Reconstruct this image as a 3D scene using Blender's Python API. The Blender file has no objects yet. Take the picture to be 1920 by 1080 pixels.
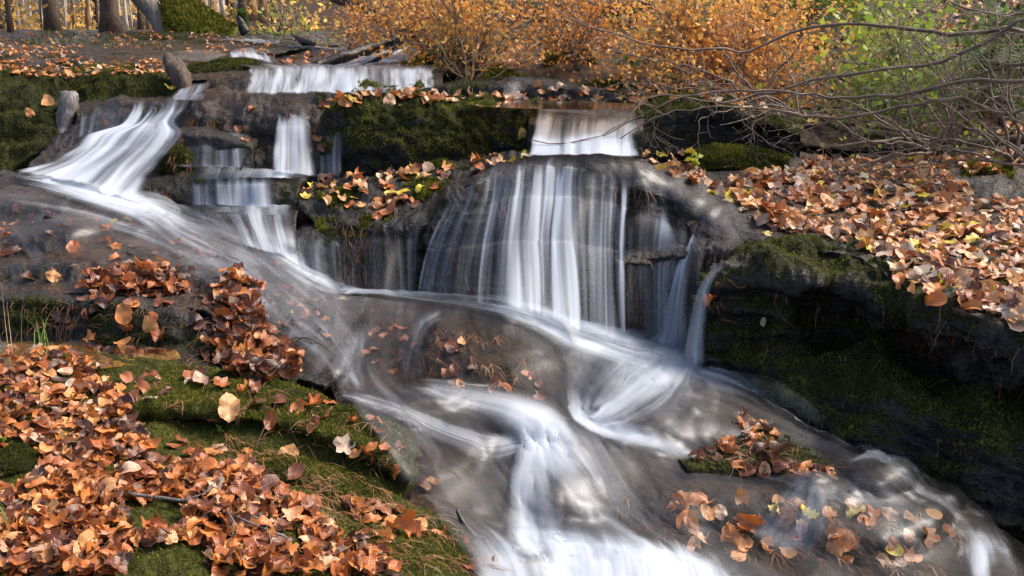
import bpy, math, random
import numpy as np
from mathutils import Vector, Matrix
from mathutils.bvhtree import BVHTree

random.seed(7); RNG = np.random.default_rng(7)
SC = bpy.context.scene
COL = SC.collection
# ---------------------------------------------------------------- camera geometry (photograph pixels, 1920 x 1080)
F = 2000.0; PITCH = math.radians(14.0); CAMZ = 2.3
cP, sP = math.cos(PITCH), math.sin(PITCH)

def W(px, py, D):
    """world point seen at pixel (px,py) at forward distance D (arrays allowed)"""
    px = np.asarray(px, float); py = np.asarray(py, float); D = np.asarray(D, float)
    xr = (px - 960) / F; yr = (540 - py) / F
    Y = cP + yr * sP; Z = -sP + yr * cP
    t = D / Y
    return np.stack([xr * t, D + 0 * t, CAMZ + Z * t], -1)

def ray(px, py):
    xr = (px - 960) / F; yr = (540 - py) / F
    return Vector((xr, cP + yr * sP, -sP + yr * cP)).normalized()
CAM = Vector((0, 0, CAMZ))

def pix(P):
    """inverse: world -> pixel"""
    P = np.asarray(P, float)
    x, y, z = P[..., 0], P[..., 1], P[..., 2] - CAMZ
    f = y * cP - z * sP; u = y * sP + z * cP
    return 960 + F * x / f, 540 - F * u / f

# ---------------------------------------------------------------- noise
def _hash(ix, iy, iz, s):
    h = (ix * 374761393 + iy * 668265263 + iz * 2147483647 + s * 974634777) & 0xFFFFFFFF
    h = ((h ^ (h >> 13)) * 1274126177) & 0xFFFFFFFF
    h = (h ^ (h >> 16)) & 0xFFFFFFFF
    return h / 4294967295.0

def vnoise(P, seed=0):
    P = np.asarray(P, float)
    i = np.floor(P).astype(np.int64); f = P - i
    u = f * f * f * (f * (f * 6 - 15) + 10)
    r = 0
    for dx in (0, 1):
        for dy in (0, 1):
            for dz in (0, 1):
                w = (u[..., 0] if dx else 1 - u[..., 0]) * (u[..., 1] if dy else 1 - u[..., 1]) * (u[..., 2] if dz else 1 - u[..., 2])
                r = r + w * _hash(i[..., 0] + dx, i[..., 1] + dy, i[..., 2] + dz, seed)
    return r * 2 - 1

def fbm(P, octv=4, seed=0, gain=0.5):
    r = 0; a = 1.0; n = 0; P = np.asarray(P, float)
    for k in range(octv):
        r = r + a * vnoise(P * (2.03 ** k) + 17.3 * k, seed + k); n += a; a *= gain
    return r / n

def ridged(P, octv=4, seed=0):
    r = 0; a = 1.0; n = 0
    for k in range(octv):
        r = r + a * (1 - 2 * np.abs(vnoise(P * (2.1 ** k) + 9.1 * k, seed + k))); n += a; a *= 0.5
    return r / n

# ---------------------------------------------------------------- lofted patches
def catmull(pts, t):
    """pts (n,k); t in [0,n-1] -> values"""
    n = len(pts); pts = np.asarray(pts, float)
    if n == 2:
        return pts[0] + (pts[1] - pts[0]) * t[:, None]
    ext = np.vstack([2 * pts[0] - pts[1], pts, 2 * pts[-1] - pts[-2]])
    i = np.clip(np.floor(t).astype(int), 0, n - 2); f = (t - i)[:, None]
    p0, p1, p2, p3 = ext[i], ext[i + 1], ext[i + 2], ext[i + 3]
    m1 = (p2 - p0) * 0.42; m2 = (p3 - p1) * 0.42
    f2 = f * f; f3 = f2 * f
    return (2 * f3 - 3 * f2 + 1) * p1 + (f3 - 2 * f2 + f) * m1 + (-2 * f3 + 3 * f2) * p2 + (f3 - f2) * m2

def resample(row, n):
    row = np.asarray(row, float)
    d = np.r_[0, np.cumsum(np.maximum(1e-6, np.hypot(*(np.diff(row[:, :2], axis=0).T))))]
    s = np.linspace(0, d[-1], n)
    t = np.interp(s, d, np.arange(len(row)))
    return catmull(row, t)

def loft(rows, step=4.0, nu=None):
    """rows of (px,py,D[,extra]) -> grid (nv,nu,k) in pixel space"""
    if nu is None:
        L = max(np.hypot(*(np.diff(np.asarray(r, float)[:, :2], axis=0).T)).sum() for r in rows)
        nu = int(max(6, L / step))
    R = np.stack([resample(r, nu) for r in rows])              # (m,nu,k)
    ts = []
    for i in range(len(rows) - 1):
        dpx = np.hypot(R[i + 1, :, 0] - R[i, :, 0], R[i + 1, :, 1] - R[i, :, 1]).mean()
        k = int(max(4, dpx / step))
        ts.append(i + np.arange(k) / k)
    ts = np.r_[np.concatenate(ts), len(rows) - 1.0]
    m, nu_, kk = R.shape
    G = catmull(R.reshape(m, -1), ts).reshape(len(ts), nu, kk)
    return G

def normals_grid(P):
    du = np.gradient(P, axis=1); dv = np.gradient(P, axis=0)
    n = np.cross(dv, du)
    n /= np.maximum(1e-9, np.linalg.norm(n, axis=-1, keepdims=True))
    toc = np.array([0, 0, CAMZ]) - P
    s = np.sign((n * toc).sum(-1, keepdims=True).mean())
    return n * (s if s != 0 else 1)

def grid_faces(nv, nu, off=0):
    i = np.arange(nv - 1)[:, None] * nu + np.arange(nu - 1)[None, :]
    f = np.stack([i, i + nu, i + nu + 1, i + 1], -1).reshape(-1, 4)
    return f + off

ALLV, ALLF, NV = [], [], [0]          # collision geometry for ray casts
PATCH = {}
def register(V, Fc):
    ALLV.append(V); ALLF.append(Fc + NV[0]); NV[0] += len(V)

def mesh_np(name, V, Fc, smooth=True, attrs=None, uv=None, mat=None, matidx=None):
    me = bpy.data.meshes.new(name)
    V = np.asarray(V, np.float32); Fc = np.asarray(Fc, np.int32)
    k = Fc.shape[1]
    me.vertices.add(len(V)); me.vertices.foreach_set('co', V.ravel())
    me.loops.add(Fc.size); me.loops.foreach_set('vertex_index', Fc.ravel())
    me.polygons.add(len(Fc)); me.polygons.foreach_set('loop_start', np.arange(len(Fc), dtype=np.int32) * k)
    me.polygons.foreach_set('loop_total', np.full(len(Fc), k, np.int32))
    if smooth: me.polygons.foreach_set('use_smooth', np.ones(len(Fc), bool))
    for an, av in (attrs or {}).items():
        a = me.attributes.new(an, 'FLOAT', 'POINT'); a.data.foreach_set('value', np.asarray(av, np.float32).ravel())
    if uv is not None:
        l = me.uv_layers.new(name='UVMap'); l.data.foreach_set('uv', np.asarray(uv, np.float32)[Fc.ravel()].ravel())
    if mat: me.materials.append(mat)
    me.update(calc_edges=True); me.validate()
    return me

def link(name, me, parent=None, loc=(0, 0, 0), label=None, cat=None, group=None, kind=None):
    o = bpy.data.objects.new(name, me); COL.objects.link(o); o.location = loc
    if parent: o.parent = parent
    tagit(o, label, cat, group, kind)
    return o

def tagit(o, label=None, cat=None, group=None, kind=None):
    if label: o['label'] = label
    if cat: o['category'] = cat
    if group: o['group'] = group
    if kind: o['kind'] = kind
    return o

def recentre(V):
    """origin at the base centre"""
    V = np.asarray(V); c = np.array([(V[:, 0].min() + V[:, 0].max()) / 2, (V[:, 1].min() + V[:, 1].max()) / 2, V[:, 2].min()])
    return V - c, tuple(float(x) for x in c)

def rock(name, label, rows, cat='rock', kind=None, group=None, amp=0.03, freq=3.0, strata=0.0, ridge=0.0, fine=0.006, step=4.0,
         moss=0.5, mossface=0.3, brown=0.2, wet=0.5, bumps=(), thick=0.35, mat='rock', seed=0, lowside=0.7, collide=True, terr=0.0, tstep=.11):
    G = loft(rows, step)
    PX, PY, D = G[..., 0], G[..., 1], G[..., 2].copy()
    for (bx, by, rx, ry, a) in bumps:
        D -= a * np.exp(-((PX - bx) / rx) ** 2 - ((PY - by) / ry) ** 2)
    P = W(PX, PY, D)
    n = normals_grid(P)
    nz = n[..., 2]
    q = P * freq + seed * 7.7
    d = amp * fbm(q, 4, seed)
    if ridge: d = d + ridge * ridged(P * freq * 0.8 + 3.1 + seed, 4, seed + 40)
    if strata:
        zz = P[..., 2:] * np.array([1.0]); w = fbm(P * 1.3 + seed, 3, seed + 11)[..., None] * 0.12
        s = np.concatenate([P[..., :2] * 0.55, (zz + w) * 16], -1)
        st = fbm(s, 3, seed + 5)
        st = np.sign(st) * np.abs(st) ** 0.6
        d = d + strata * st * np.clip(1.15 - np.abs(nz), 0.1, 1)
    if fine: d = d + fine * fbm(P * 26 + seed, 3, seed + 9) + fine * 0.6 * fbm(P * 70, 2, seed + 19)
    P = P + n * d[..., None]
    if terr:          # bedding steps: treads and small risers
        zz = P[..., 2] / tstep + 1.1 * fbm(P * np.array([.9, .9, .3]) + seed, 3, seed + 60) + seed * .37
        f = zz - np.floor(zz); S = np.clip((f - .55) / .38, 0, 1); S = S * S * (3 - 2 * S)
        edge = 1.0
        if terr > 0: P[..., 2] += (S - f) * tstep * terr * np.clip(.6 + 1.2 * fbm(P * 1.7, 2, seed + 61), 0.1, 1)
    n2 = normals_grid(P)
    nv, nu = D.shape
    V = P.reshape(-1, 3); Fc = grid_faces(nv, nu)
    mo = np.clip(moss * np.clip(n2[..., 2] * 1.6, 0, 1) + mossface * np.clip(1 - n2[..., 2], 0, 1), 0, 1)
    mo = np.clip(mo * 1.5 + 0.5 * fbm(P * 3.3 + 5 + seed, 4, 77) - 0.25, 0, 1)
    # solid rim: the shell turns back and down on every side
    ring = np.r_[np.arange(nu), np.arange(1, nv) * nu + nu - 1, (nv - 1) * nu + np.arange(nu - 2, -1, -1), np.arange(nv - 2, 0, -1) * nu]
    cen = V[ring].mean(0)
    rv = V[ring]
    inn = (cen - rv); inn[:, 2] = 0; inn *= 0.12
    o1 = rv + inn * 0.3 + np.array([0, thick * 0.35, -thick * 0.3])
    o2 = rv + inn + np.array([0, thick * 0.6, -thick * 1.1])
    m = len(ring); b = len(V); j = np.arange(m); k = (j + 1) % m
    f1 = np.stack([ring[j], ring[k], b + k, b + j], -1); f2 = np.stack([b + j, b + k, b + m + k, b + m + j], -1)
    VV = np.vstack([V, o1, o2]); FF = np.vstack([Fc, f1, f2])
    pad = np.zeros(2 * m)
    PATCH[name + str(seed)] = dict(P=P, n=n2, G=G, moss=mo)
    if collide: register(V, Fc)
    Vc, c = recentre(VV)
    me = mesh_np(name, Vc, FF, attrs={'moss': np.r_[mo.ravel(), pad + 0.3 * mossface], 'brown': np.full(len(VV), brown), 'wet': np.full(len(VV), wet)}, mat=MAT[mat])
    o = link(name, me, loc=c, label=label, cat=cat, group=group, kind=kind)
    PATCH[name + str(seed)]['obj'] = o; PATCH[name + str(seed)]['origin'] = np.array(c)
    return PATCH[name + str(seed)]
# ---------------------------------------------------------------- materials
MAT = {}
class NT:
    def __init__(s, name):
        s.m = bpy.data.materials.new(name); s.m.use_nodes = True; s.t = s.m.node_tree; s.t.nodes.clear()
        s.out = s.t.nodes.new('ShaderNodeOutputMaterial'); MAT[name] = s.m
    def n(s, typ, ins=None, **kw):
        nd = s.t.nodes.new('ShaderNode' + typ)
        for k, v in kw.items(): setattr(nd, k, v)
        for k, v in (ins or {}).items():
            sk = nd.inputs[k]
            if isinstance(v, bpy.types.NodeSocket): s.t.links.new(v, sk)
            elif isinstance(v, (tuple, list)) and sk.type == 'RGBA' and len(v) == 3: sk.default_value = (*v, 1)
            else: sk.default_value = v
        return nd
    def attr(s, name): return s.n('Attribute', attribute_name=name).outputs['Fac']
    def math(s, op, a, b=0.5, c=None, clamp=False):
        d = {0: a, 1: b}
        if c is not None: d[2] = c
        return s.n('Math', d, operation=op, use_clamp=clamp).outputs[0]
    def noise(s, vec, scale, detail=4, rough=0.55, dist=0.0):
        return s.n('TexNoise', {'Vector': vec, 'Scale': scale, 'Detail': detail, 'Roughness': rough, 'Distortion': dist}).outputs['Fac']
    def ramp(s, fac, stops, interp='LINEAR'):
        r = s.n('ValToRGB', {'Fac': fac}); cr = r.color_ramp; cr.interpolation = interp
        while len(cr.elements) > 1: cr.elements.remove(cr.elements[-1])
        for i, (p, c) in enumerate(stops):
            e = cr.elements[0] if i == 0 else cr.elements.new(p)
            e.position = p; e.color = (*c, 1) if len(c) == 3 else c
        return r.outputs['Color']
    def mix(s, fac, a, b, bt='MIX'):
        m = s.n('Mix', data_type='RGBA', blend_type=bt)
        for k, v in ((0, fac), (6, a), (7, b)):
            if isinstance(v, bpy.types.NodeSocket): s.t.links.new(v, m.inputs[k])
            else: m.inputs[k].default_value = (*v, 1) if isinstance(v, tuple) and len(v) == 3 else v
        return m.outputs[2]
    def mapr(s, v, a, b, c=0.0, d=1.0):
        return s.n('MapRange', {0: v, 1: a, 2: b, 3: c, 4: d}).outputs[0]
    def scale(s, vec, xyz):
        return s.n('Mapping', {'Vector': vec, 'Scale': xyz}).outputs[0]
    def geo(s): return s.n('NewGeometry').outputs
    def bump(s, h, strength=0.5, dist=0.01, normal=None):
        d = {'Height': h, 'Strength': strength, 'Distance': dist}
        if normal is not None: d['Normal'] = normal
        return s.n('Bump', d).outputs[0]
    def surf(s, sh): s.t.links.new(sh, s.out.inputs['Surface']); return s.m

def rock_material(nm='rock', mk=1.0, pale=1.0, spec=.32):
    s = NT(nm); g = s.geo(); pos = g['Position']
    n1 = s.noise(pos, 4, 6, .6); n2 = s.noise(pos, 22, 5, .65); n3 = s.noise(pos, 90, 3, .6)
    vst = s.scale(pos, (3, 3, 26)); ns = s.noise(vst, 1.6, 4, .6, .3)
    mixn = s.math('ADD', s.math('MULTIPLY', n2, .6), s.math('MULTIPLY', n3, .5))
    base = s.ramp(mixn, [(.28, (.006, .006, .006)), (.5, (.020, .0195, .019)), (.66, (.055, .053, .050)), (.85, (.14, .138, .135))])
    if pale != 1.0: base = s.mix(.75, base, s.ramp(n1, [(.3, (.006, .006, .006)), (.7, (.034, .027, .020))]))
    brn = s.ramp(n2, [(0.3, (.018, .010, .005)), (.55, (.060, .030, .014)), (.75, (.14, .075, .035))])
    bf = s.math('MULTIPLY', s.mapr(s.math('ADD', s.math('MULTIPLY', ns, .55), s.math('MULTIPLY', n1, .5)), .42, .62), s.attr('brown'))
    c = s.mix(bf, base, brn)
    mossc = s.ramp(s.math('ADD', s.math('MULTIPLY', n3, .75), s.math('MULTIPLY', n1, .3)), [(.34, (.003, .004, .002)), (.50, (.011, .013, .004)), (.60, (.042, .046, .010)), (.76, (.13, .125, .025))])
    if mk != 1.0: mossc = s.mix(  .72 if mk == 2.0 else .16, mossc, s.ramp(n2, [(.3, (.05, .058, .008)), (.55, (.17, .18, .022)), (.75, (.32, .31, .045))]))
    mf = s.mapr(s.math('ADD', s.attr('moss'), s.math('MULTIPLY', s.math('SUBTRACT', n2, .5), 1.0)), .34, .54)
    c = s.mix(mf, c, mossc)
    c = s.mix(s.math('MULTIPLY', s.mapr(s.attr('wet'), 0, 1, .0, .82), s.mapr(mf, 0, 1, 1, .35)), c, (.002, .002, .002))
    rough = s.math('ADD', s.mapr(n2, .35, .7, .16 if pale == 1.0 else .5, .5 if pale == 1.0 else .75), s.math('MULTIPLY', mf, .45), clamp=True)
    h = s.math('ADD', s.math('MULTIPLY', n2, 1.0), s.math('ADD', s.math('MULTIPLY', n3, .5), s.math('MULTIPLY', ns, .5)))
    b = s.bump(h, .9, .02)
    p = s.n('BsdfPrincipled', {'Base Color': c, 'Roughness': rough, 'Normal': b, 'Specular IOR Level': s.mapr(mf, 0, 1, spec, .1)})
    s.surf(p.outputs[0])
rock_material()
rock_material('sunlit_moss_rock', 2.0)  # lighter moss ramp: sunlight on the root mound painted into its colour
rock_material('olive_moss_rock', 1.5)
rock_material('bed_rock', 1.0, .2, .14)

def moss_blade_material():
    s = NT('moss_blade'); t = s.attr('tint')
    c = s.ramp(t, [(0, (.008, .010, .003)), (.4, (.032, .040, .008)), (.75, (.095, .105, .018)), (1, (.22, .21, .04))])
    d = s.n('BsdfDiffuse', {'Color': c}); tr = s.n('BsdfTranslucent', {'Color': c})
    m = s.n('MixShader', {0: .35, 1: d.outputs[0], 2: tr.outputs[0]}); s.surf(m.outputs[0])
moss_blade_material()

def leaf_material(name, stops, rough=.36, transl=.2, spec=.6):
    s = NT(name); t = s.attr('tint'); g = s.geo()
    uv = s.n('UVMap').outputs[0]
    n = s.noise(g['Position'], 60, 3, .6)
    tt = s.math('ADD', t, s.math('MULTIPLY', s.math('SUBTRACT', n, .5), .16))
    c = s.ramp(tt, stops)
    # veins along the blade
    sep = s.n('SeparateXYZ', {0: uv}).outputs
    ax = s.math('ABSOLUTE', s.math('SUBTRACT', sep[0], .5))
    v = s.math('SINE', s.math('MULTIPLY', s.math('SUBTRACT', sep[1], s.math('MULTIPLY', ax, .9)), 55.0))
    vein = s.mapr(v, .75, 1.0, 0, .35)
    mid = s.mapr(ax, 0, .035, .5, 0)
    c2 = s.mix(s.math('MAXIMUM', vein, mid), c, s.mix(.5, c, (.5, .36, .2)))
    c3 = s.mix(s.mapr(n, .55, .75, 0, .6), c2, s.mix(.65, c2, (.03, .015, .01)))
    b = s.bump(v, .25, .002)
    p = s.n('BsdfPrincipled', {'Base Color': c3, 'Roughness': s.mapr(n, .3, .7, rough - .12, rough + .2), 'Normal': b, 'Specular IOR Level': spec})
    tr = s.n('BsdfTranslucent', {'Color': c3})
    m = s.n('MixShader', {0: transl, 1: p.outputs[0], 2: tr.outputs[0]}); s.surf(m.outputs[0])
leaf_material('dead_leaf', [(0, (.035, .012, .010)), (.12, (.10, .030, .016)), (.3, (.19, .050, .017)), (.45, (.42, .115, .020)), (.6, (.54, .19, .038)), (.74, (.58, .29, .10)), (.84, (.52, .34, .24)), (.9, (.46, .42, .32)), (.93, (.62, .42, .04)), (1, (.75, .6, .04))])
leaf_material('orange_leaf', [(0, (.26, .10, .02)), (.3, (.60, .23, .035)), (.65, (.85, .38, .06)), (.9, (.84, .55, .16)), (1, (.85, .70, .22))], transl=.4, rough=.5)
leaf_material('green_leaf', [(0, (.02, .06, .012)), (.4, (.07, .16, .02)), (.7, (.22, .34, .03)), (1, (.52, .55, .06))], transl=.45, rough=.45)
leaf_material('gold_leaf', [(0, (.45, .30, .08)), (.35, (.88, .50, .12)), (.7, (.95, .66, .22)), (1, (.95, .85, .55))], transl=.7, rough=.5)

def simple(name, stops, scale=8, rough=.7, bumpd=.01, stretch=(1, 1, 1), spec=.4, det=5):
    s = NT(name); g = s.geo(); tc = s.n('TexCoord').outputs['Object']
    v = s.scale(tc, stretch); n = s.noise(v, scale, det, .62)
    c = s.ramp(n, stops); b = s.bump(n, .8, bumpd)
    p = s.n('BsdfPrincipled', {'Base Color': c, 'Roughness': rough, 'Normal': b, 'Specular IOR Level': spec}); s.surf(p.outputs[0])
simple('bark', [(.3, (.03, .02, .014)), (.55, (.10, .07, .05)), (.75, (.19, .14, .10))], 10, .85, .03, (3, 3, .5))
simple('pale_bark', [(.3, (.10, .085, .07)), (.55, (.22, .20, .175)), (.75, (.34, .31, .28))], 14, .8, .01, (2, 2, .8))
simple('wet_wood', [(.3, (.005, .004, .0035)), (.55, (.018, .014, .012)), (.75, (.05, .04, .035))], 9, .4, .01, (3, 3, .6))
simple('grey_wood', [(.3, (.05, .045, .045)), (.55, (.15, .135, .13)), (.75, (.30, .28, .27))], 12, .5, .01, (3, 3, .6))
simple('twig', [(.3, (.07, .05, .035)), (.55, (.17, .12, .09)), (.75, (.38, .29, .22))], 9, .6, .003)
simple('twig_dark', [(.3, (.015, .010, .008)), (.7, (.07, .045, .03))], 9, .6, .003)
simple('straw', [(.3, (.22, .15, .07)), (.7, (.5, .38, .2))], 9, .6, .003)
simple('needle', [(.35, (.07, .028, .012)), (.55, (.24, .10, .035)), (.7, (.42, .21, .08))], 20, .5, .001)
simple('grassblade', [(.3, (.05, .11, .02)), (.7, (.22, .32, .07))], 20, .5, .001)
simple('soil', [(.3, (.008, .005, .003)), (.5, (.035, .02, .010)), (.62, (.09, .045, .02)), (.75, (.04, .05, .012))], 7, .85, .03)

def water_material(name, col=(.60, .66, .74), lo=.35, hi=.7, su=24, sv=1.1, film=.12, gain=1.0, rough=.4, edge=.10, transl=.3, det=3, wid=.55, omin=.45, omax=.9, bias=0., body=0., bcol=(.25,.27,.30), fk=.35, bw=.2):
    """silky long-exposure water: soft threads along the flow (u across, v along), density from the attribute 'foam'"""
    s = NT(name); uv = s.n('UVMap').outputs[0]
    sep = s.n('SeparateXYZ', {0: uv}).outputs
    v1 = s.scale(uv, (su, sv, 1)); a = s.noise(v1, 1.0, det, .55, .15)
    v2 = s.scale(uv, (su * 2.3, sv * 1.2, 1)); b = s.noise(v2, 1.0, 2, .5, .1)
    v3 = s.scale(uv, (su * .3, sv * 1.3, 1)); c = s.noise(v3, 1.0, 2, .5)
    m = s.math('ADD', s.math('ADD', s.math('MULTIPLY', a, .55), s.math('MULTIPLY', b, bw)), s.math('MULTIPLY', c, .25))
    st = s.mapr(m, lo, hi)
    edge_ = s.attr('edge')
    big = s.noise(s.scale(uv, (su * .22, .35, 1)), 1.0, 2, .5)
    foam = s.math('ADD', s.attr('foam'), s.math('ADD', s.math('MULTIPLY', s.math('SUBTRACT', big, .5), .9), s.math('MULTIPLY', s.math('SUBTRACT', edge_, 1.0), .5)), clamp=True)
    foam = s.math('MULTIPLY', foam, 1.0 + bias, clamp=True)
    # coverage grows with foam: thin water breaks into threads, dense foam closes
    cov = s.math('SUBTRACT', s.math('ADD', st, s.math('MULTIPLY', foam, 1.35)), 1.0)
    al = s.mapr(cov, -.08, wid, 0, 1)
    al = s.math('MULTIPLY', s.math('MULTIPLY', al, al), s.math('SUBTRACT', 3.0, s.math('MULTIPLY', al, 2.0)))
    al = s.math('MULTIPLY', al, s.mapr(foam, 0, 1, omin, omax))
    al = s.math('MULTIPLY', al, s.mapr(edge_, 0, .35), clamp=True)
    al = s.math('MULTIPLY', al, gain, clamp=True)
    h = s.bump(m, .3, .01)
    if body:      # a milky moving sheet under the white threads, itself streaked along the flow
        lane = s.noise(s.scale(uv, (su * 1.7, sv * .7, 1)), 1.0, 4, .6, .2)
        bc = s.mix(s.mapr(lane, .4, .68), bcol, tuple(min(1, x * 2.0) for x in bcol))
        colr = s.mix(al, bc, col)
        ba = s.math('MULTIPLY', s.math('MULTIPLY', s.mapr(lane, .36, .62, .1, 1.0), body), s.math('MULTIPLY', s.mapr(edge_, 0, 1), s.mapr(foam, 0, .32, .25, 1)))
        al = s.math('SUBTRACT', 1.0, s.math('MULTIPLY', s.math('SUBTRACT', 1.0, al), s.math('SUBTRACT', 1.0, ba)), clamp=True)
        d = s.n('BsdfDiffuse', {'Color': colr, 'Normal': h}); t = s.n('BsdfTranslucent', {'Color': colr})
    else:
        d = s.n('BsdfDiffuse', {'Color': col, 'Normal': h}); t = s.n('BsdfTranslucent', {'Color': col})
    dt = s.n('MixShader', {0: transl, 1: d.outputs[0], 2: t.outputs[0]})
    gl = s.n('BsdfGlossy', {'Color': (.9, .93, 1), 'Roughness': rough, 'Normal': h})
    tr = s.n('BsdfTransparent', {'Color': (.93, .94, .95)})
    fr = s.n('Fresnel', {'IOR': 1.33, 'Normal': h}).outputs[0]
    fil = s.math('MULTIPLY', s.math('MULTIPLY', s.math('ADD', s.math('MULTIPLY', fr, fk), film), s.attr('edge')), s.mapr(foam, 0, .25), clamp=True)
    thin = s.n('MixShader', {0: fil, 1: tr.outputs[0], 2: gl.outputs[0]})
    sh = s.n('MixShader', {0: al, 1: thin.outputs[0], 2: dt.outputs[0]}); s.surf(sh.outputs[0])
    s.m.use_transparent_shadow = True
water_material('fall_water', su=10, sv=.5, lo=.36, hi=.64, film=.0, wid=.8, body=.14, bcol=(.26,.29,.34), bw=.14, bias=.17)
water_material('slide_water', su=8, sv=.6, lo=.34, hi=.68, film=.02, det=4, wid=1.1, omin=.25, omax=.9, bias=.22)
water_material('sheet_water', su=9, sv=.6, lo=.34, hi=.68, film=.03, det=4, wid=1.1, omin=.2, omax=.85, bias=.1, body=.20, bcol=(.08,.08,.085), rough=.5, fk=.10)
water_material('film_water', col=(.50, .50, .52), su=9, sv=.7, lo=.36, hi=.68, film=.03, det=5, gain=.9, wid=1.1, omin=.3, body=.20, bcol=(.11,.095,.08))
water_material('main_water', su=13, sv=.3, lo=.37, hi=.63, film=.0, wid=.75, body=.2, bcol=(.24,.27,.32), bw=.18, det=2, bias=.06)
def pool_material():
    s = NT('pool_water'); g = s.geo(); n = s.noise(g['Position'], 9, 3, .5); b = s.bump(n, .15, .01)
    fr = s.n('Fresnel', {'IOR': 1.33, 'Normal': b}).outputs[0]
    t = s.n('BsdfTransparent', {'Color': (.62, .50, .38)}); gl = s.n('BsdfGlossy', {'Roughness': .06, 'Normal': b})
    m = s.n('MixShader', {0: fr, 1: t.outputs[0], 2: gl.outputs[0]}); s.surf(m.outputs[0])
pool_material()
simple('tan_bark', [(.3, (.14, .07, .035)), (.55, (.32, .18, .09)), (.75, (.5, .32, .18))], 10, .85, .02, (3, 3, .6))
simple('mossy_wood', [(.35, (.03, .022, .015)), (.5, (.07, .055, .03)), (.6, (.05, .07, .012)), (.75, (.13, .15, .03))], 7, .8, .01)
simple('olive_blade', [(.3, (.05, .06, .015)), (.7, (.20, .20, .06))], 20, .6, .001)
simple('sunlit_bark', [(.3, (.30, .25, .20)), (.55, (.58, .50, .42)), (.75, (.72, .66, .58))], 10, .8, .01, (2, 2, .8))  # pale bark lightened further: sunlight on the far trunks put into the colour
# ---------------------------------------------------------------- rocks and beds
U = (0, 1)
# lower left mossy bank
bank = rock('ground_bank', None, [
 [(-260,640,5.4),(0,650,4.85),(180,660,4.62),(330,680,4.45),(480,705,4.3),(620,745,4.15),(730,790,4.0),(782,850,3.86)],
 [(-260,720,4.4),(0,725,4.25),(180,735,4.15),(330,750,4.05),(480,770,3.95),(620,800,3.85),(720,840,3.8),(775,905,3.72)],
 [(-260,800,3.8),(0,805,3.8),(180,815,3.78),(330,820,3.75),(480,850,3.7),(600,880,3.65),(680,900,3.62),(745,935,3.58)],
 [(-260,900,3.35),(0,900,3.35),(180,900,3.35),(330,905,3.35),(480,915,3.38),(640,950,3.4),(760,960,3.46),(860,978,3.5)],
 [(-260,1000,3.0),(0,1000,3.0),(180,1000,3.0),(330,1000,3.0),(480,1010,3.05),(640,1020,3.15),(800,1030,3.25),(975,1050,3.35)],
 [(-260,1130,2.6),(0,1130,2.6),(180,1130,2.6),(330,1130,2.6),(480,1130,2.65),(640,1130,2.75),(850,1130,2.9),(1060,1130,3.1)],
 [(-260,1300,2.2),(0,1300,2.2),(180,1300,2.2),(330,1300,2.2),(480,1300,2.25),(640,1300,2.35),(850,1300,2.6),(1120,1300,2.9)],
], kind='structure', amp=.05, freq=3.2, fine=.01, moss=.9, mossface=.75, brown=.4, seed=1, mat='olive_moss_rock')

rock('mossy_rock', 'long mossy hump of rock along the top of the leafy bank beside the stream', [
 [(250,705,4.38),(330,690,4.4),(480,706,4.3),(610,742,4.16),(720,785,4.02),(785,850,3.86)],
 [(250,735,4.15),(330,720,4.15),(480,738,4.05),(610,770,3.93),(710,812,3.82),(775,870,3.74)],
 [(255,775,3.92),(340,772,3.90),(480,788,3.82),(600,816,3.73),(700,855,3.65),(768,905,3.60)],
 [(265,796,4.06),(350,806,4.06),(480,826,4.0),(590,846,3.94),(690,882,3.86),(752,930,3.80)],
], amp=.045, freq=4, ridge=.02, fine=.014, moss=1, mossface=.5, brown=.15, seed=2, wet=0.5, thick=.2, mat='olive_moss_rock')
rock('mossy_rock', 'middle mossy rock step below the long hump, partly covered in needles', [
 [(440,862,3.62),(520,852,3.66),(600,868,3.64),(680,895,3.6),(745,935,3.55)],
 [(440,888,3.5),(520,880,3.52),(600,895,3.5),(680,920,3.47),(745,955,3.46)],
 [(450,925,3.45),(520,925,3.44),(600,935,3.42),(680,955,3.4),(750,975,3.42)],
], amp=.02, freq=6, fine=.012, moss=1, mossface=.9, brown=.15, seed=3, wet=0.4, thick=.2, mat='olive_moss_rock')
rock('mossy_rock', 'low mossy rock tongue at the water edge at the foot of the bank', [
 [(560,1000,3.2),(700,985,3.3),(800,985,3.4),(900,1015,3.38),(985,1060,3.3),(1040,1110,3.2)],
 [(560,1040,3.05),(700,1020,3.13),(800,1025,3.2),(880,1050,3.18),(960,1090,3.1),(1020,1140,3.0)],
 [(560,1100,2.95),(700,1100,2.95),(800,1100,2.98),(880,1130,2.98),(960,1170,2.95),(1020,1220,2.9)],
], amp=.02, freq=6, fine=.012, moss=1, mossface=.9, brown=.15, seed=4, thick=.2, mat='olive_moss_rock')
rock('mossy_rock', 'small dark mossy rock among curled leaves at the left edge', [
 [(-80,840,3.6),(-20,832,3.62),(50,838,3.6),(98,872,3.54)],
 [(-80,870,3.42),(-20,862,3.44),(45,868,3.42),(92,892,3.42)],
 [(-80,915,3.36),(-20,910,3.36),(40,905,3.36),(85,905,3.38)],
], amp=.015, freq=7, fine=.012, moss=.9, mossface=.9, brown=.1, seed=5, thick=.15)
rock('mossy_rock', 'bright mossy cushion at the bottom edge among russet leaves', [
 [(230,1040,2.96),(300,1028,2.98),(370,1035,2.97),(405,1060,2.9)],
 [(225,1075,2.82),(300,1065,2.84),(370,1070,2.83),(410,1090,2.8)],
 [(225,1130,2.72),(300,1130,2.72),(370,1130,2.72),(410,1130,2.72)],
], amp=.015, freq=7, fine=.012, moss=1, mossface=1, brown=.0, seed=6, thick=.15, mat='olive_moss_rock')
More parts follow.
